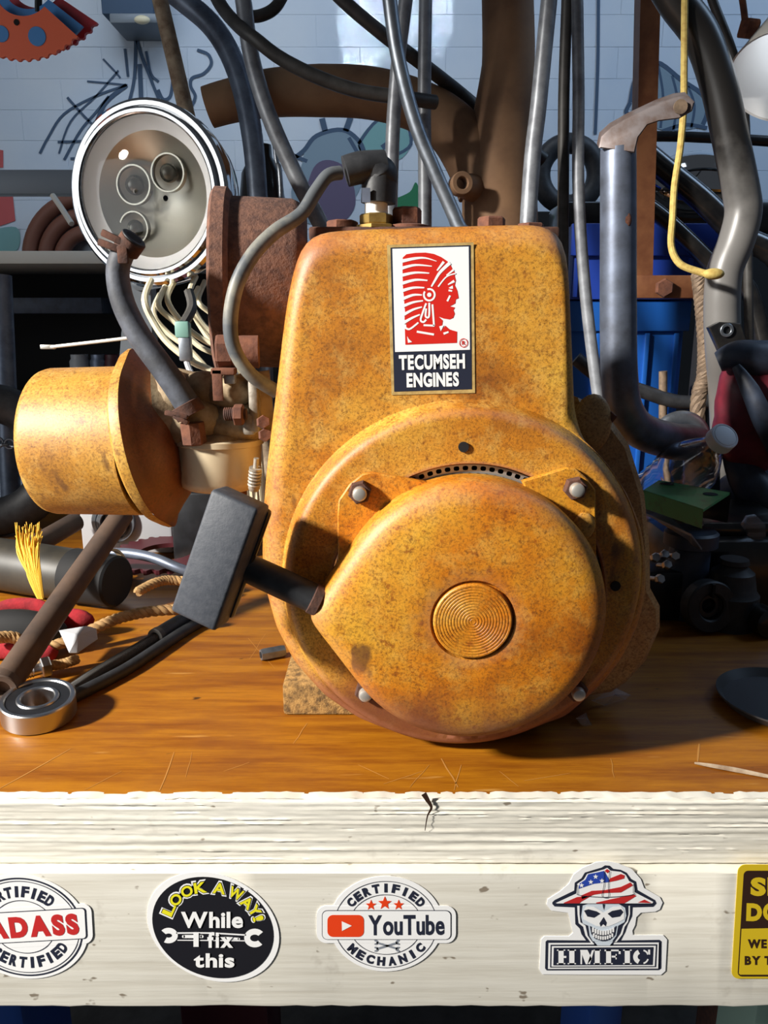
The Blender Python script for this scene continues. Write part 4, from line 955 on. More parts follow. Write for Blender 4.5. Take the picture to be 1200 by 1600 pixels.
# shelf rack at left
rk = thing('shelf_rack', Vector((-0.55, 1.05, -0.85)), 'grey steel shelf rack with a white edged shelf, left background', 'shelf')
def slab(x0, y0, x1, y1, Y, dep, mat, name, parent, bev=0.001):
    a, b = P(x0, y0, Y), P(x1, y1, Y); return MB().box(((a.x+b.x)/2, Y+dep/2, (a.z+b.z)/2), (abs(b.x-a.x), dep, abs(a.z-b.z)), bev).build(name, mat, parent)
slab(-250, 265, 345, 303, .95, .03, 'grey steel bar', 'top_rail', rk)
sb = slab(-250, 392, 345, 412, .95, .30, 'white paint', 'shelf_board', rk)
slab(-250, 415, 345, 700, 1.24, .01, 'matte black', 'shade_panel', rk); slab(-250, 640, 345, 660, .98, .27, 'matte black', 'shelf_board', rk)  # black sheet put in for the shade under the shelf
slab(335, 265, 350, 900, .96, .03, 'matte black', 'upright', rk); a = P(-10, 460, .9)
slab(-260, 265, -240, 900, .96, .03, 'matte black', 'upright', rk)
MB().box((P(340,300,.96).x, 0.975, -0.30), (0.02,0.03,1.1)).build('upright', 'matte black', rk); MB().box((P(-250,300,.96).x, 0.975, -0.30), (0.02,0.03,1.1)).build('upright', 'matte black', rk)
T(MB().tube([P(2,430,.68), P(8,560,.67), P(14,700,.66), Vector((P(18,800,.66).x,.66,.001))], 0.013, 16), 'dark_post', 'blue grey tube', 'dark blue grey post standing at the left edge below the shelf', 'post')
hz = P(140, 412, WY-.05)
for k, (rm, lb) in enumerate(((0.172,'outermost brown hose ring hanging behind the white edged shelf'), (0.128,'middle brown hose ring hanging behind the white edged shelf'), (0.084,'innermost brown hose ring hanging behind the white edged shelf'))):
    T(MB().torus(Vector((hz.x, WY-.035, hz.z)), (0,-1,0), rm, 0.0205, 56, 12), 'hose_coil', 'brown hose', lb, 'hose', 'brown hose coils')
T(MB().tube([P(82,305,.93), P(96,325,.92), P(112,350,.9)], 0.0045, 8), 'cable_tie', 'white paint', 'white plastic strip beside the headlight rim', 'strip')
# jars dim on the lower shelf
for k, (px, m_, lb) in enumerate(((118,'grey plastic','dim grey tin in the dark shelf beside the headlight'),(150,'worn steel blue','dim blue grey tin in the dark shelf'),(172,'dark red','dim red tin in the dark shelf'))):
    p = P(px, 560, 1.08); zb = P(px, 640, .98).z+0.003; T(MB().lathe([(0,0.017),(0.002,0.019),(0.075,0.019),(0.08,0.016),(0.088,0.016)], Vector((p.x,1.10,zb)), (0,0,1), 24), 'tin', m_, lb, 'tin', 'tins in the dark shelf')
slab(-230, 465, 160, 490, 1.05, .1, 'navy leather', 'storage_tray', rk)

# headlight
H = P(234, 304, .45); fx = Vector((-0.24,-0.96,-0.03)).normalized(); HR = 0.0845
hl = thing('headlight', Vector((H.x+0.03, .50, 0.0)), 'round chrome motorcycle headlight facing left on a grey stand', 'headlight')
MB().lathe([(0.0,HR+0.001),(-0.012,HR+0.003),(-0.035,HR-0.002),(-0.065,HR-0.020),(-0.085,HR-0.045),(-0.09,0.005)], H, fx, 64, cap=False).build('chrome_shell', 'chrome', hl)
MB().ring(H-fx*0.006, fx, HR-0.006, HR+0.004, 0.012, 72, 0.003).build('outer_rim', 'chrome', hl)
MB().ring(H+fx*0.002, fx, HR-0.012, HR-0.005, 0.009, 72, 0.002).build('inner_rim', 'chrome', hl)
MB().loft([[H+fx*h+(Vector((0,0,1)).cross(fx).normalized())*(r*math.cos(2*PI*i/64))+(fx.cross(Vector((0,0,1)).cross(fx)).normalized())*(r*math.sin(2*PI*i/64)) for i in range(64)] for h, r in ((0.006,HR-0.0125),(0.001,HR-0.016),(-0.004,HR-0.023),(-0.0045,HR-0.024))]).build('reflector_band', 'shade inside', hl)
prof = [(0.004,HR-0.012)]
for k in range(1, 13):
    r = (HR-0.012)*(1-k/12.5); prof.append((0.004-0.036*(1-(r/(HR-0.012))**2), r))
MB().lathe(prof, H, fx, 64, cap=False).build('reflector', 'reflector', hl)
prof = []
for k in range(0, 11):
    r = (HR-0.011)*math.cos(k/10*PI/2*0.98); prof.append((0.008+0.020*math.sin(k/10*PI/2), r))
prof2 = [(h-0.0022, max(r-0.0005, 0.0003)) for h, r in reversed(prof)]
MB().lathe(prof+prof2+prof[:1], H, fx, 64, cap=False).build('lens', 'lens glass', hl)
xx = fx.cross(Vector((0,0,1))).normalized(); zz = xx.cross(fx).normalized()
for (ux, uz, rr_, lab) in ((0.014,0.022,0.019,0),(-0.026,0.012,0.020,0),(-0.030,-0.030,0.017,0)):
    c = H + xx*(-ux) + zz*uz - fx*0.020
    MB().ring(c, fx, rr_*0.9, rr_, 0.006, 36).build('bulb_ring', 'bulb trim', hl)
    MB().sphere(c+fx*0.002, rr_*0.5, 16, 10).build('bulb', 'bulb glass', hl)
pb = P(255, 432, .48)
MB().tube([P(300,428,.47), P(255,440,.49), P(215,445,.56)], 0.007, 12).build('bracket', 'chrome', hl)
pa, pz = P(212, 440, .50), P(200, 800, .52)
MB().prism([P(196,440,.555), P(236,440,.555), P(240,560,.557), P(236,770,.56), P(192,770,.56), P(186,560,.557)], (0,0.02,0), 0.001).build('stand_plate', 'grey steel bar', hl)
MB().box((P(213,790,.57).x, .575, 0.005), (0.09,0.06,0.010), 0.002).build('stand_foot', 'grey steel bar', hl)
# cream wires behind the carburettor
wires = [[(226,468),(238,500),(262,535),(300,565),(345,590)], [(248,478),(275,505),(310,540),(352,565)], [(262,470),(290,510),(325,535),(360,548)], [(296,462),(312,500),(338,525),(365,535)], [(300,480),(320,520),(345,550),(368,570)], [(240,490),(262,520),(300,550),(340,600)], [(310,470),(330,490),(352,510),(370,520)]]
for k, wpts in enumerate(wires):
    Yk = .40+.012*k; pts = [P(x, y, Yk) for x, y in wpts]; pts.append(P(wpts[-1][0]+25, wpts[-1][1]+60, Yk)); pts.append(P(wpts[-1][0]+45, 820, Yk)); 
    pts.insert(0, P(wpts[0][0]+10, wpts[0][1]-30, Yk+.03))
    T(MB().tube(pts, 0.0030 if k else 0.0034, 8), 'electrical_wire', 'cream wire', 'cream electrical wire below the headlight, %s from the left at its top end' % ['first','third','fourth','fifth','sixth','second','last'][k], 'wire', 'cream wires below the headlight')
cc = thing('wire_connector', P(286,560,.39), 'small teal and grey wire connector below the headlight', 'connector')
MB().box(P(286,515,.39), (0.014,0.012,0.016), 0.002).build('teal_block', 'teal plastic', cc); MB().box(P(290,545,.39), (0.012,0.010,0.024), 0.002).build('grey_block', 'galvanised', cc)
MB().tube([P(295,455,.41), P(300,480,.40), P(288,505,.39)], 0.005, 8).build('wire_tail', 'cable dark', cc)
MB().tube([P(290,560,.39), P(300,585,.385), P(320,600,.38), P(360,640,.40), P(380,820,.42)], 0.003, 8).build('wire_tail', 'grey plastic', cc)

# ================================================================== rods, hoses and pipes behind
def longtube(pts, rpx, mat, name, label, cat='hose', group=None, n=12): return tubepx(name, pts, rpx, mat, None, n, label, cat, group)
longtube([(236,-60,.60),(250,0,.60),(290,170,.60),(340,390,.60),(444,835,.60)], 12.5, 'weathered wood', 'weathered_stick', 'weathered pale wooden stick leaning behind the headlight', 'stick')
longtube([(230,-40,.66),(285,0,.66),(335,45,.655),(370,110,.65),(392,200,.645),(402,300,.64),(410,450,.63),(415,810,.60)], [17,17,17,17,17,16,15,15], 'blue grey tube', 'flexible_conduit', 'thick blue grey conduit curving down just right of the headlight', 'conduit')
longtube([(372,-40,.58),(380,0,.58),(393,90,.58),(420,180,.575),(462,275,.57),(510,370,.56),(560,500,.55),(600,850,.50)], 13, 'grey tube', 'steel_rod', 'pale grey curved rod right of the blue grey conduit', 'rod')
longtube([(426,190,.60),(432,250,.60),(440,330,.59),(450,820,.58)], 4, 'galvanised', 'thin_rod', 'thin bright rod behind the muffler', 'rod')
longtube([(380,25,.72),(405,25,.72),(430,12,.72),(450,-20,.72)], 9, 'cable dark', 'rubber_hose', 'short dark hose curve at the top beside the blue grey conduit', 'hose')
longtube([(322,-40,.61),(345,8,.60),(372,40,.575),(400,62,.56),(440,92,.56),(500,122,.56),(560,142,.56),(625,152,.56),(680,160,.58)], 10.5, 'cable dark', 'rubber_hose', 'dark hose crossing in front of the arched rusty exhaust pipe', 'hose')
longtube([(500,-40,.57),(535,0,.57),(600,55,.58),(660,100,.62),(720,147,.70),(775,193,.73),(850,250,.745)], 10.5, 'cable dark', 'rubber_hose', 'dark hose slanting down to the tall rusty pipe', 'hose')
longtube([(606,-40,.50),(609,0,.50),(622,90,.50),(648,190,.50),(680,270,.50),(715,350,.50),(740,430,.49),(760,880,.45)], 11.5, 'galvanised', 'steel_rod', 'bright bent steel rod crossing in front of the other rods', 'rod')
longtube([(638,-40,.55),(634,0,.55),(618,140,.55),(610,330,.55),(600,830,.54)], 11, 'grey tube', 'steel_rod', 'grey rod leaning left behind the bright bent rod', 'rod')
longtube([(667,-40,.60),(665,0,.60),(663,150,.60),(664,330,.60),(664,810,.60)], 10.5, 'grey tube', 'steel_rod', 'straight grey upright rod in front of the rusty pipe bend', 'rod')
longtube([(862,-40,.52),(858,0,.52),(842,160,.52),(826,330,.52),(800,860,.48)], 13, 'grey tube', 'steel_rod', 'pale grey rod just right of the tall rusty pipe', 'rod')
longtube([(885,-40,.56),(886,0,.56),(881,150,.56),(880,330,.56),(876,835,.54)], 9, 'cable dark', 'steel_rod', 'dark upright rod, left one of the close pair', 'rod')
longtube([(902,-40,.55),(902,0,.55),(904,150,.55),(904,300,.55),(914,450,.55),(932,600,.54),(945,680,.53),(960,850,.50)], 9.5, 'grey tube', 'steel_rod', 'grey upright rod, right one of the close pair', 'rod')
# rusty exhaust
ex = thing('exhaust_pipe', Vector((P(790,330,.66).x, .66, 0.0)), 'large rusty brown exhaust with an arched branch and a tall pipe', 'exhaust pipe')
tubepx('tall_pipe', [(790,-60,.66),(793,0,.66),(794,100,.66),(786,200,.66),(780,300,.66),(785,500,.66),(785,815,.66)], [40,40,41,50,58,60,60], 'rust pipe', ex, 32)
tubepx('arched_branch', [(325,168,.70),(360,158,.70),(420,146,.70),(500,142,.70),(580,146,.69),(650,165,.68),(700,195,.67),(735,240,.665),(760,290,.66)], [30,31,34,37,37,37,40,44,48], 'rust pipe', ex, 32)
MB().ring(P(716,290,.60), (0.25,-1,0.05), 0.007, 0.013, 0.016, 24).build('sensor_boss', 'rust pipe', ex)
MB().tube([P(720,290,.61), P(745,295,.64)], [0.013,0.018], 20).build('boss_neck', 'rust pipe', ex)
gz = P(408,228,.71).z
T(MB().lathe([(0,.030),(.004,.034),(gz*.8,.034),(gz*.93,.026),(gz*.97,.015),(gz,.014)], Vector((P(408,228,.71).x,.705,0)), (0,0,1), 32), 'black_filler', 'black paint', 'added black bottle shape filling the dark gap behind the rusty muffler', 'gas bottle')  # added black shape, fills the dark area behind the muffler

# chainrings at the upper left
ch = thing('chainring_stack', P(40, 60, .55), 'orange red and blue toothed chainrings hanging at the top left corner', 'chainring')
def sector(cx, cy, ro, ri, a0, a1, Y, th, mat, name, parent, teeth=0, holes=()):
    n = 60; O = []
    for i in range(n+1):
        a = math.radians(a0+(a1-a0)*i/n); r = ro + (3.5 if teeth and (i % 4) < 2 else 0) ; O.append((cx+r*math.cos(a), cy+r*math.sin(a)))
    I = [(cx+ri*math.cos(math.radians(a1+(a0-a1)*i/20)), cy+ri*math.sin(math.radians(a1+(a0-a1)*i/20))) for i in range(21)]
    ob = MB().prism([P(x, y, Y) for x, y in O+I], (0, th, 0)).build(name, mat, parent, smooth=False)
    for hx, hy, hr in holes:
        MB().lathe([(0, hr*S(hy, Y)), (0.0005, hr*S(hy, Y)*0.96)], P(hx, hy, Y)+Vector((0,-0.0003,0)), (0,-1,0), 20).build('hole', 'anodised blue' if hr > 6 else 'matte black', ob)
    return ob
sector(36, -20, 112, 45, 42, 150, .55, .004, 'anodised orange', 'front_ring', ch, 1, ((26,35,4.5),(58,57,14),(2,53,12)))
sector(44, -26, 108, 40, 38, 150, .562, .004, 'anodised blue', 'middle_ring', ch)
sector(58, -28, 110, 40, 34, 150, .575, .005, 'anodised red', 'rear_ring', ch, 1)
MB().tube([P(60,-120,.565), P(60,20,.565)], 0.004, 8).build('hanger_rod', 'black paint', ch)
wf = thing('wall_fixture', P(200, 20, WY-0.1), 'dark glass fronted fixture high on the back wall with a pale knob', 'wall fixture')
a, b = P(150,-90,WY-.12), P(240,22,WY-.12); MB().box(((a.x+b.x)/2, WY-.06, (a.z+b.z)/2), (b.x-a.x, .12, a.z-b.z), .004).build('glass_front', 'mural ink', wf)
a, b = P(170,20,WY-.13), P(246,36,WY-.13); MB().box(((a.x+b.x)/2, WY-.065, (a.z+b.z)/2), (b.x-a.x, .13, a.z-b.z), .004).build('bottom_frame', 'grey steel bar', wf)
MB().sphere(P(222,31,WY-.14), 0.02, 12, 8, (1,0.5,0.5)).build('knob', 'cream wire', wf)

# ================================================================== right side
# grey blue steel pipe with a flattened eye
gp_ = thing('bent_pipe', Vector((P(967,600,.31).x, .33, 0)), 'blue grey worn steel pipe with a flattened drilled tab on top', 'pipe')
tubepx('pipe', [(966,232,.31),(966,300,.31),(966,500,.31),(968,590,.31),(976,640,.322),(1000,672,.35),(1045,688,.39),(1080,692,.42),(1094,705,.44),(1096,760,.45),(1096,880,.46)], [27,27.5,28,28,28,28,28,28,27,27,27], 'worn steel blue', gp_, 28)
tabp = [(936,232),(940,214),(955,200),(985,183),(1030,162),(1058,152),(1076,150),(1086,160),(1082,174),(1062,186),(1030,190),(1012,196),(998,215),(992,240)]
tw = [P(x, y, .285+(1086-x)*0.0001) for x, y in tabp]
MB().prism(tw, (0.001, 0.012, 0.006), 0.0012).build('eye_tab', 'tab steel', gp_, angle=40)
MB().lathe([(0,0.0055),(0.001,0.0055)], P(1063,167,.2843), (0,-1,0), 20).build('eye_hole', 'wire rope', gp_)
MB().sphere(P(977,345,.2965), 0.006, 12, 8, (0.9,0.25,1.3)).build('rust_spot', 'rust', gp_)
# brown angle stand
bs = thing('angle_stand', Vector((P(1010,450,.60).x, .60, 0)), 'brown square steel post with a short cross bar, right of the rods', 'steel stand')
a, b = P(1013,-60,.60), P(1000,462,.60); a = a+(a-b)*0.8; w_ = 15*S(200,.60)
MB().tube([a, b], 0.0001, 4).build('post', 'brown steel', bs) if False else MB().loft([[a+Vector((sx*w_, sy*w_, 0)) for sx, sy in ((-1,-1),(1,-1),(1,1),(-1,1))], [b+Vector((sx*w_, sy*w_, 0)) for sx, sy in ((-1,-1),(1,-1),(1,1),(-1,1))]], True, True).build('post', 'brown steel', bs, angle=20)
a, b = P(986,430,.585), P(1118,466,.585); MB().box(((a.x+b.x)/2, .60, (a.z+b.z)/2), (b.x-a.x, .03, a.z-b.z), .0015).build('cross_bar', 'brown steel', bs)
MB().hexa(P(1036,450,.584), (0,-1,0), 0.011, 0.008).build('bar_bolt', 'rust', bs, angle=20)
p = P(1108,455,.60); MB().box((p.x, .60, p.z/2), (.02,.02,p.z), .001).build('rear_leg', 'matte black', bs)
# bent frame tube
ft_ = thing('frame_tube', Vector((P(1130,530,.46).x, .47, 0.0)), 'black and grey bent frame tube rising at the right', 'frame tube')
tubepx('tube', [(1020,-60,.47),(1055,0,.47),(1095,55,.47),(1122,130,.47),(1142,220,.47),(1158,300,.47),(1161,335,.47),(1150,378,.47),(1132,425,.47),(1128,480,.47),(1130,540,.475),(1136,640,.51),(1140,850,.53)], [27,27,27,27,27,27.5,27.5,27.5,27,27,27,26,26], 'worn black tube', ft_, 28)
pts = [(1108,512),(1125,503),(1158,505),(1166,530),(1172,560),(1150,575),(1130,560)]
MB().prism([P(x, y, .44) for x, y in pts], (0, .008, 0), .001).build('lug', 'black paint', ft_); MB().ring(P(1135,516,.4395), (0,-1,0), .004, .007, .002, 20).build('lug_hole', 'galvanised', ft_)
# yellow cord
yc = thing('cord', P(1090,430,.43), 'yellow cord hanging down to a knot on the bent frame tube', 'cord')
tubepx('cord_run', [(1072,-60,.45),(1070,0,.45),(1069,100,.45),(1068,170,.45),(1063,230,.445),(1054,290,.445),(1051,340,.44),(1049,385,.44),(1062,412,.435),(1090,424,.43),(1112,429,.425)], 5.5, 'yellow cord', yc, 10)
MB().sphere(P(1115,428,.423), 0.007, 12, 8, (1.6,0.9,0.8)).build('knot', 'yellow cord', yc)
# desk lamp shade
lo = P(1226, 122, .50); la = Vector((-0.40,-0.42,-0.80)).normalized()
dl = thing('desk_lamp', lo, 'pale conical lamp shade poking in at the top right corner', 'lamp')
MB().lathe([(-0.13,0.018),(-0.115,0.026),(0.0,0.060),(0.001,0.061)], lo, la, 48).build('shade', 'shade outside', dl) if False else None
x_ = Vector((0,0,1)); x_ = (x_-la*x_.dot(la)).normalized(); y_ = la.cross(x_)
lp = lambda h, r: [lo+la*h+x_*(r*math.cos(2*PI*i/48))+y_*(r*math.sin(2*PI*i/48)) for i in range(48)]
MB().loft([lp(-0.13,.004), lp(-0.13,0.02), lp(-0.11,0.027), lp(0,0.056), lp(0.001,0.0565)]).build('shade', 'shade outside', dl)
MB().loft([lp(-0.125,.003), lp(-0.125,0.018), lp(-0.108,0.025), lp(0,0.0545), lp(0.001,0.0565)]).build('shade_lining', 'shade inside', dl)
MB().sphere(lo-la*0.095, 0.014, 16, 10).build('bulb', 'white ceramic', dl)
MB().tube([lo-la*0.12, lo-la*0.17, lo-la*0.2+Vector((0.05,0.05,0.12))], 0.009, 12).build('arm', 'black paint', dl)
l_ = bpy.data.lights.new('lining_fill', 'POINT'); l_.energy = 0.03; l_.color = (0.86,0.93,1.0); l_.shadow_soft_size = 0.015; lo_ = bpy.data.objects.new('lining_fill', l_); COL.objects.link(lo_); lo_.location = lo-la*0.06  # added point light to brighten the shade lining
# thin rods and clamp top right
longtube([(1095,-60,.56),(1113,0,.56),(1142,75,.56),(1156,130,.56),(1166,250,.56),(1172,850,.56)], 7, 'cable dark', 'thin_rod', 'thin dark rod behind the bent frame tube', 'rod')
rc_ = thing('rod_clamp', P(1166,60,.54), 'rusty clamp nut on a short rod beside the lamp shade', 'clamp')
MB().hexa(P(1166,60,.54), (0.1,-0.3,1), 0.011, 0.018).build('clamp_nut', 'rust', rc_, angle=20); tubepx('clamp_rod', [(1148,-60,.54),(1160,0,.54),(1166,50,.54)], 5, 'rust', rc_, 10)
# added black backing far right, standing for the darkness behind the clutter
kb = thing('dark_backing', Vector((0.75, 1.25, -0.85)), 'added black backing block for the dark right background', 'backdrop')
a, b = P(800,330,1.2), P(1500,800,1.2); MB().box(((a.x+b.x)/2, 1.32, (a.z-0.85)/2), (b.x-a.x, .24, a.z+.85), .004).build('backing_body', 'matte black', kb)
# chrome and black machine behind
mc_ = thing('chrome_headlamp', P(1085,320,.92), 'shiny chrome lamp bowl and black bar between post and frame tube', 'headlamp')
co = P(1085, 292, .95); MB().sphere(co, 0.085, 40, 24, (1.0,0.75,0.62)).build('bowl', 'chrome', mc_)
MB().torus(co+Vector((0,0,-0.004)), (0.05,-0.15,1), 0.086, 0.006, 48, 10).build('bowl_rim', 'chrome', mc_)
tubepx('bar', [(960,216,.86),(1040,213,.86),(1160,218,.86),(1260,225,.86)], 8, 'black paint', mc_, 14)
a, b = P(870,315,.98), P(1300,330,.98); MB().box(((a.x+b.x)/2, 1.0, (a.z+b.z)/2-.02), (b.x-a.x,.10,.05), .01).build('bracket', 'black paint', mc_)
p = P(1027,284,.88); MB().hexa(p, (0.2,-1,0.3), 0.016, 0.01).build('bowl_nut', 'chrome', mc_, angle=20)
for k, (pts, r, lb) in enumerate((([(990,225,.64),(1045,270,.64),(1100,315,.64),(1150,365,.64),(1240,450,.64),(1300,830,.62)], 18, 'thick black tube slanting past the chrome lamp bowl'), ([(985,305,.635),(1030,335,.635),(1080,380,.635),(1125,425,.635),(1180,480,.63),(1240,830,.6)], 13, 'dark glossy tube slanting over the blue crate'))):
    longtube(pts, r, 'black paint', 'black_tube', lb, 'tube', None, 20)
bp = P(892,270,1.26); bzt = P(800,330,1.2).z
T(MB().torus(Vector((bp.x,1.28,bzt+.080)), (0.1,-1,0.02), .058, .02, 40, 12), 'rubber_belt', 'black rubber', 'black rubber loop standing on the dark backing block behind the rods', 'belt')
# blue crates
def crate(name, x0, y0, x1, y1, Y, dep, zb, mat, label):
    a, b = P(x0, y0, Y), P(x1, y1, Y); z0 = b.z if zb is None else zb; cx = (a.x+b.x)/2; wd = b.x-a.x; h = a.z-z0
    t = thing(name, Vector((cx, Y+dep/2, z0)), label, 'crate', 'blue plastic crates'); th = 0.004
    MB().box((cx, Y+th/2, z0+h/2), (wd, th, h), .001).build('front_wall', mat, t); MB().box((cx, Y+dep-th/2, z0+h/2), (wd, th, h), .001).build('rear_wall', mat, t)
    for sx in (-1, 1): MB().box((cx+sx*(wd/2-th/2), Y+dep/2, z0+h/2), (th, dep-2*th, h), .001).build('side_wall', mat, t)
    MB().box((cx, Y+dep/2, z0+th/2), (wd-2*th, dep-2*th, th), .001).build('base', mat, t)
    MB().box((cx, Y-0.004, a.z-0.02), (wd+0.01, 0.010, 0.04), .002).build('rim', mat, t)
    for sx in (-0.48, -0.2, 0.2, 0.44): MB().box((cx+sx*wd, Y-0.003, z0+h/2-0.02), (0.006, 0.006, h-0.045), .001).build('rib', mat, t)
    return t, cx, wd, a.z
zlow = P(1000, 470, .69).z
t, cx, wd, zt = crate('storage_crate', 880, 470, 1042, 800, .69, .055, 0.0, 'bin blue', 'tall bright blue bin below the brown cross bar')
t, cx, wd, zt = crate('storage_crate', 898, 350, 1152, 458, .675, .07, zlow+0.0015, 'crate blue', 'blue crate on top of the bin behind the yellow cord')
MB().prism([P(1122,352,.668), P(1130,333,.668), P(1144,333,.668), P(1150,352,.668)], (0,.01,0), .001).build('corner_lug', 'crate blue', t)
# wire rope
T(twist([P(1092,430,.52), P(1098,480,.52), P(1102,540,.52), P(1100,590,.52), P(1090,640,.52), Vector((P(1085,850,.5).x,.5,.009))], 0.0040, 0.0052, 9, 4), 'wire_rope', 'wire rope', 'thick brown twisted wire rope hanging below the yellow knot', 'wire rope')
longtube([(900,560,.58),(940,590,.575),(1000,610,.57),(1060,628,.565),(1125,628,.56),(1160,650,.55),(1190,830,.54)], 11, 'black rubber', 'rubber_hose', 'black hose crossing below the blue bin toward the burgundy bag', 'hose')
longtube([(1036,850,.57),(1036,700,.57),(1036,600,.57),(1036,580,.57)], 6.5, 'wire rope', 'steel_peg', 'short tan upright peg beside the blue bin', 'peg')
# burgundy and navy bag
bg = thing('leather_bag', Vector((P(1190,800,.40).x, .42, 0.0)), 'burgundy and navy leather bag slumped at the right edge', 'bag')
def lump(o, r, sc, seed, amp=0.12, n=40, m=24):
    rr2 = random.Random(seed); fr = [(rr2.uniform(1,4), rr2.uniform(1,4), rr2.uniform(0,6)) for _ in range(5)]; mb = MB(); loops = []
    for i in range(m+1):
        a = -PI/2+PI*i/m; L = []
        for j in range(n):
            t = 2*PI*j/n; k = 1+amp*sum(math.sin(f0*3*math.sin(a)+round(f1)*t+f2) for f0, f1, f2 in fr)/5
            c = max(1e-3, math.cos(a)); L.append(Vector(o)+Vector((sc[0]*r*k*c*math.cos(t), sc[1]*r*k*c*math.sin(t), sc[2]*r*k*math.sin(a))))
        loops.append(L)
    return mb.loft(loops, True, True)
c = P(1192, 640, .42); lump((c.x, .42, c.z), 0.056, (0.92,0.7,1.15), 4, 0.10).build('red_panel', 'burgundy leather', bg)
MB().tube([P(1122,566,.405), P(1150,556,.40), P(1185,560,.40), P(1230,566,.41), P(1270,590,.42)], [0.010,0.015,0.018,0.020,0.018], 18).build('top_flap', 'navy leather', bg)
MB().tube([P(1150,572,.385), P(1172,610,.375), P(1195,660,.37), P(1230,730,.38)], [0.004,0.009,0.011,0.010], 14, flat=0.7).build('strap', 'navy leather', bg)
MB().tube([P(1146,700,.43), P(1165,745,.41), P(1200,785,.40), P(1250,800,.41)], [0.012,0.018,0.022,0.022], 18).build('lower_fold', 'navy leather', bg)
c3_ = P(1215, 790, .40); lump((P(1250,790,.4).x, .45, 0.060), 0.055, (1.2,1.0,1.05), 12).build('lower_panel', 'navy leather', bg)
# bottle
btl = thing('plastic_bottle', Vector((P(1080,760,.40).x, .40, P(1080,800,.40).z)), 'clear crumpled plastic bottle with a white cap, lying on the junk', 'bottle')
cpv = P(1134, 680, .285); bdv = P(1062, 744, .345); bax = (bdv-cpv).normalized()
prof = [(0.010,0.0110),(0.020,0.0110),(0.024,0.0125),(0.040,0.0200),(0.055,0.0270),(0.066,0.0290),(0.070,0.0275),(0.078,0.0290),(0.086,0.0275),(0.094,0.0290),(0.103,0.0275),(0.112,0.0290),(0.130,0.0290),(0.136,0.026)]
inner = [(h, r-0.0006) for h, r in reversed(prof)]; inner[0] = (0.1352, 0.0252)
MB().lathe(prof+[(0.136,0.001),(0.1354,0.001)]+inner, cpv, bax, 40).build('bottle_body', 'clear plastic', btl)
MB().lathe([(0,0.0075),(0.0004,0.0098),(0.0010,0.0104),(0.0006,0.0112),(0.0012,0.0124),(0.011,0.0128),(0.0115,0.0115)], cpv, bax, 40).build('bottle_cap', 'cap plastic', btl)
# C shaped chrome ring behind the bottle
mb = MB(); cpt = P(1062, 690, .43); Rr = 36*S(690,.43)
pts = [cpt+Vector((Rr*math.cos(math.radians(a)), 0, Rr*math.sin(math.radians(a)))) for a in range(0, 200, 20)]
T(mb.tube(pts, 0.0085, 14, flat=0.7), 'pipe_clamp', 'galvanised', 'galvanised curved pipe clamp behind the clear bottle', 'clamp')
# green channel bracket
gb = thing('channel_bracket', Vector((P(1075,800,.26).x, .28, P(1099,840,.24).z)), 'dark green steel channel bracket with two slots in front of the bottle', 'bracket')
A1, A2, A3, A4 = P(1003,764,.275), P(1030,748,.315), P(1143,768,.315), P(1100,797,.255)
zt = (A1.z+A3.z)/2; 
A1, A2, A3, A4 = B(1005,766,zt), B(1030,750,zt), B(1141,769,zt), B(1099,796,zt)
dn = Vector((0,0,-0.0022)); MB().prism([A1, A2, A3, A4], dn, 0.0).build('top_plate', 'green paint', gb, smooth=False)
MB().prism([A1, A4, A4+Vector((0,-0.001,-0.016)), A1+Vector((0,-0.001,-0.016))], (0.0003,0.0022,0), 0).build('front_flange', 'green paint', gb, smooth=False)
MB().prism([A2, A3, A3+Vector((0,0.001,-0.028)), A2+Vector((0,0.001,-0.028))], (0,-0.0022,0), 0).build('rear_flange', 'black paint', gb, smooth=False)
for px, py in ((1042,756),(1110,772)):
    p = B(px, py, zt+0.0003); MB().lathe([(0,0.0065),(0.0003,0.0062)], p, (0,0,1), 20).build('slot', 'matte black', gb)
lw = [A1+Vector((0.0,0.006,-0.020)), A4+Vector((-0.006,0.004,-0.022)), A4+Vector((0.004,0.004,-0.034)), A4+Vector((0.002,0.02,-0.034)), A2+Vector((0,0,-0.022))]
MB().prism(lw, (0,0,-0.002)).build('lower_plate', 'worn steel blue', gb, smooth=False)
# black machine parts heap
def part(name, mb, mat, label, cat='machine part'): return T(mb, name, mat, label, cat, 'black machine parts on the bench')
bk = MB().box((P(1110,840,.36).x, .36, 0.036), (0.13, 0.15, 0.072), 0.008).box((P(1110,840,.36).x+0.01, .35, 0.078), (0.09,0.10,0.014), 0.005)
part('gear_case', bk, 'black paint', 'black cast gear case underneath the green bracket')
c = B(1098, 985); col = Vector((c.x, c.y+0.004, 0.0235)); cc_ = thing('shaft_collar', Vector((c.x, c.y, 0)), 'black split shaft collar standing upright on the bench', 'collar', 'black machine parts on the bench')
MB().ring(col, (0.15,-1,0.12), 0.0115, 0.0230, 0.014, 48).build('collar_ring', 'black rubber', cc_)
MB().box(col+Vector((0.001,-0.0095,0.017)), (0.0022,0.012,0.012)).build('split', 'matte black', cc_, smooth=False)
MB().ring(col+Vector((0,0.002,0)), (0.15,-1,0.12), 0.006, 0.0113, 0.010, 36).build('bush', 'black plastic', cc_)
p = P(1080, 838, .285); cpz = Vector((p.x, .285, 0.0))
mb = MB().lathe([(0,0.018),(0.062,0.018),(0.066,0.0165),(0.068,0.022),(0.0685,0.0235),(0.080,0.0235),(0.082,0.021),(0.082,0.004)], cpz, (0,0,1), 40)
part('filter_cap', mb, 'navy leather', 'blue black round filter cap below the green bracket', 'cap')
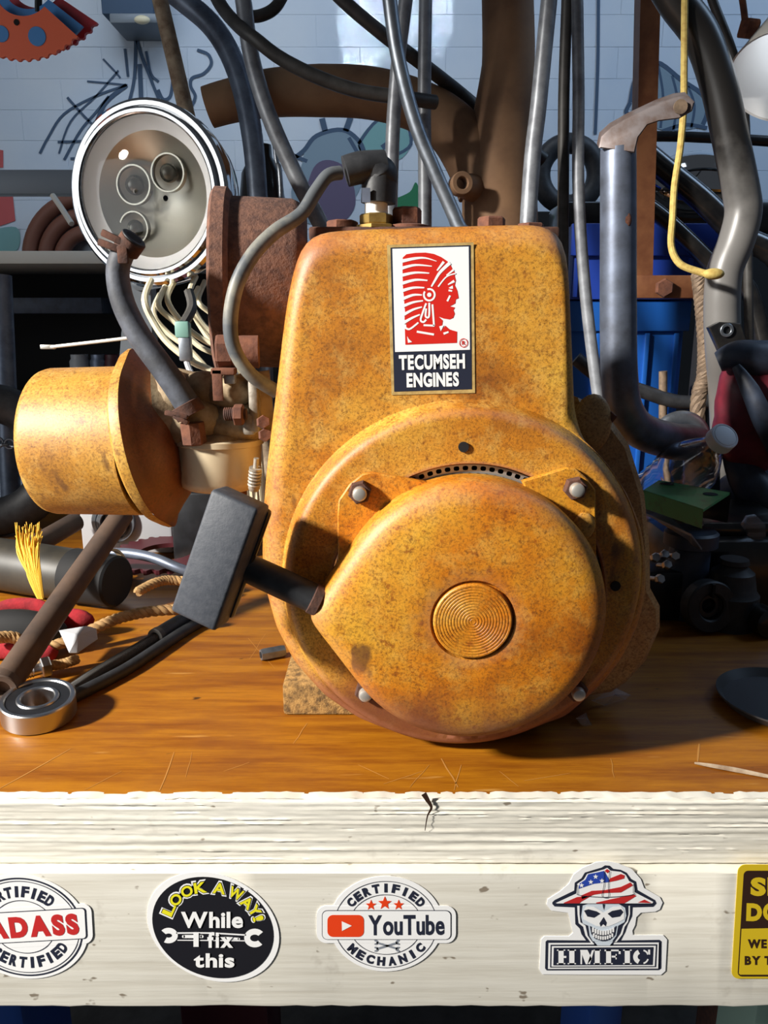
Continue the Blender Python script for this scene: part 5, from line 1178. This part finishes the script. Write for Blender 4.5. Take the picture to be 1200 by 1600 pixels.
p = P(1150, 905, .255); mb = MB().lathe([(0,0.024),(0.03,0.024),(0.034,0.021),(0.05,0.018),(0.055,0.012),(0.0565,0.0115),(0.058,0.013),(0.062,0.012),(0.062,0.004)], Vector((p.x,.262,0)), (0,0,1), 40)
part('rubber_boot', mb, 'black rubber', 'stepped black rubber boot right of the split collar', 'rubber boot')
p = B(1178, 985); mb = MB().lathe([(0,0.009),(0.002,0.013),(0.02,0.013),(0.022,0.010),(0.0222,0.005)], Vector((p.x,p.y,0.0132)), (0.2,-1,0.05), 32)
part('roller', mb, 'black paint', 'small black roller lying at the right edge', 'roller')
rr = random.Random(5)
names = ['leftmost','second','third','fourth','fifth']
for k, (px, py, yy) in enumerate(((1022,872,.26),(1036,868,.265),(1040,884,.25),(1056,868,.27),(1028,905,.24))):
    p = P(px, py, yy); mb = MB().hexa(Vector((p.x,yy,p.z)), (rr.uniform(-.4,.4),-1,rr.uniform(-.2,.8)), 0.0042, 0.005).lathe([(0,0.0022),(-0.014,0.0022)], Vector((p.x,yy,p.z)), (0.1,-1,0.3), 12)
    T(mb, 'small_bolt', 'steel', ('small bright bolt head, %s of the cluster beside the engine casting' % names[k]), 'bolt', 'small bolts beside the engine')
# carton of fasteners that carries them
mb = MB().box((P(1035,900,.285).x, .295, P(1035,900,.26).z/2), (0.045,0.05,P(1035,900,.26).z), .002)
part('switch_block', mb, 'black plastic', 'black square switch block beside the engine casting', 'switch')
p = P(1176, 825, .30); T(MB().prism([P(1160,822,.29), P(1168,808,.29), P(1182,806,.29), P(1196,820,.29), P(1197,838,.29), P(1186,850,.29), P(1172,842,.29)], (0.003,0.01,-0.001), .001), 'plastic_tab', 'film plastic', 'small translucent plastic tab above the rubber boot', 'plastic tab')
part('rubber_block', MB().box((P(1185,860,.31).x, .325, P(1176,850,.30).z/2), (0.05,0.05,P(1176,850,.30).z), .006), 'black rubber', 'black rubber block under the translucent tab', 'block')
# dish on the bench at the right
p = B(1225, 1105); T(MB().lathe([(0,0.030),(0.002,0.040),(0.008,0.0455),(0.0092,0.0455),(0.004,0.040),(0.003,0.028),(0.0032,0.004)], Vector((p.x,p.y,0)), (0,0,1), 64), 'metal_dish', 'dish', 'shallow grey metal dish lying at the right edge of the bench', 'dish')
scrap('plastic_film', [(925,1094,.105),(960,1074,.115),(986,1086,.118),(978,1092,.115),(945,1102,.108)], 0, 'film plastic', 'clear plastic film scrap under the right side of the engine')
scrap('plastic_film', [(900,1122,.085),(916,1113,.09),(920,1126,.088),(926,1134,.084),(915,1138,.082)], 0, 'film plastic', 'tiny clear plastic film scrap nearer the bench front')
# small hex socket beside the ring
p = B(408, 1032); hs = thing('hex_standoff', Vector((p.x, p.y, 0)), 'small zinc hex standoff lying left of the engine ring', 'standoff')
MB().hexa(Vector((p.x,p.y,0.0048)), (0.75,0.35,0), 0.0052, 0.02, (0,0,1)).build('hex_body', 'galvanised', hs, angle=20)
MB().lathe([(0,0.0026),(0.0004,0.0026)], Vector((p.x,p.y,0.0048))-Vector((0.75,0.35,0)).normalized()*0.0005, (0.75,0.35,0), 14).build('bore', 'matte black', hs)
# wood splinter
mb = MB().tube([B(1085,1192,.0012), B(1110,1196,.0015), B(1150,1203,.0015), B(1215,1216,.0012)], [0.0006,0.0013,0.0016,0.001], 6)
T(mb, 'wood_splinter', 'weathered wood', 'thin pale wood splinter on the bench near the right front', 'splinter')
# ---- under the bench
def under(name, x0, x1, Y, zt, mat, label, cat, dep=.1):
    a, b = P(x0,1590,Y), P(x1,1590,Y); t = thing(name, Vector(((a.x+b.x)/2, Y+dep/2, -.85)), label, cat)
    wd = b.x-a.x; cx = (a.x+b.x)/2
    MB().box((cx, Y+dep/2, (zt-.85)/2-.01), (wd, dep, zt+.83), .008).build('body', mat, t); MB().box((cx, Y+dep/2, zt-.008), (wd*1.04, dep*1.04, .016), .004).build('lid', mat, t)
under('plastic_bin', -90, 36, .22, -.22, 'drum blue', 'blue plastic bin under the left end of the bench', 'bin')
under('plastic_bin', 918, 976, .22, -.22, 'drum blue', 'narrow blue bin under the bench right of centre', 'bin')
under('fuel_can', 280, 420, .40, -.32, 'dark red', 'dark red fuel can in the shade under the bench', 'fuel can')
under('wooden_crate', 1165, 1260, .2, -.2, 'rust dark', 'dark brown box under the right end of the bench', 'box')

# scratches worn into the varnish
rr = random.Random(21); M('scratch', c3(176,122,56), 0.6)
for (x, y, dx, dy, w) in [(0,1232,110,-62,2.2),(250,1235,22,-60,2.0),(430,1045,-42,-48,1.2),(415,990,-25,40,1.0),(690,1185,25,45,2.4),(720,1195,-10,40,1.4),(480,1130,-22,32,1.6),(955,1185,4,30,1.2),(560,1195,48,22,1.4),(600,1225,60,-20,1.2),(640,1230,30,-35,1.0),(780,1205,30,24,1.1),(350,1205,40,-14,1.2),(130,1235,60,-30,1.2),(290,1215,10,-40,1.0),(820,1220,70,-12,1.0),(1090,1190,2,-28,3.0)]:
    q = [B(x+dx*t+rr.uniform(-1,1), y+dy*t, 0.00015) for t in (0, .33, .66, 1)]; L, R = [], []
    for i, p in enumerate(q):
        t = (q[min(i+1,3)]-q[max(i-1,0)]).normalized(); nn = Vector((-t.y, t.x, 0))*w*0.5*0.00042*(0.4+0.6*math.sin(PI*(i+0.5)/4)); L.append(p+nn); R.append(p-nn)
    MB().loft([L, R], closed=False).build('scratch', 'scratch', bench, smooth=False)
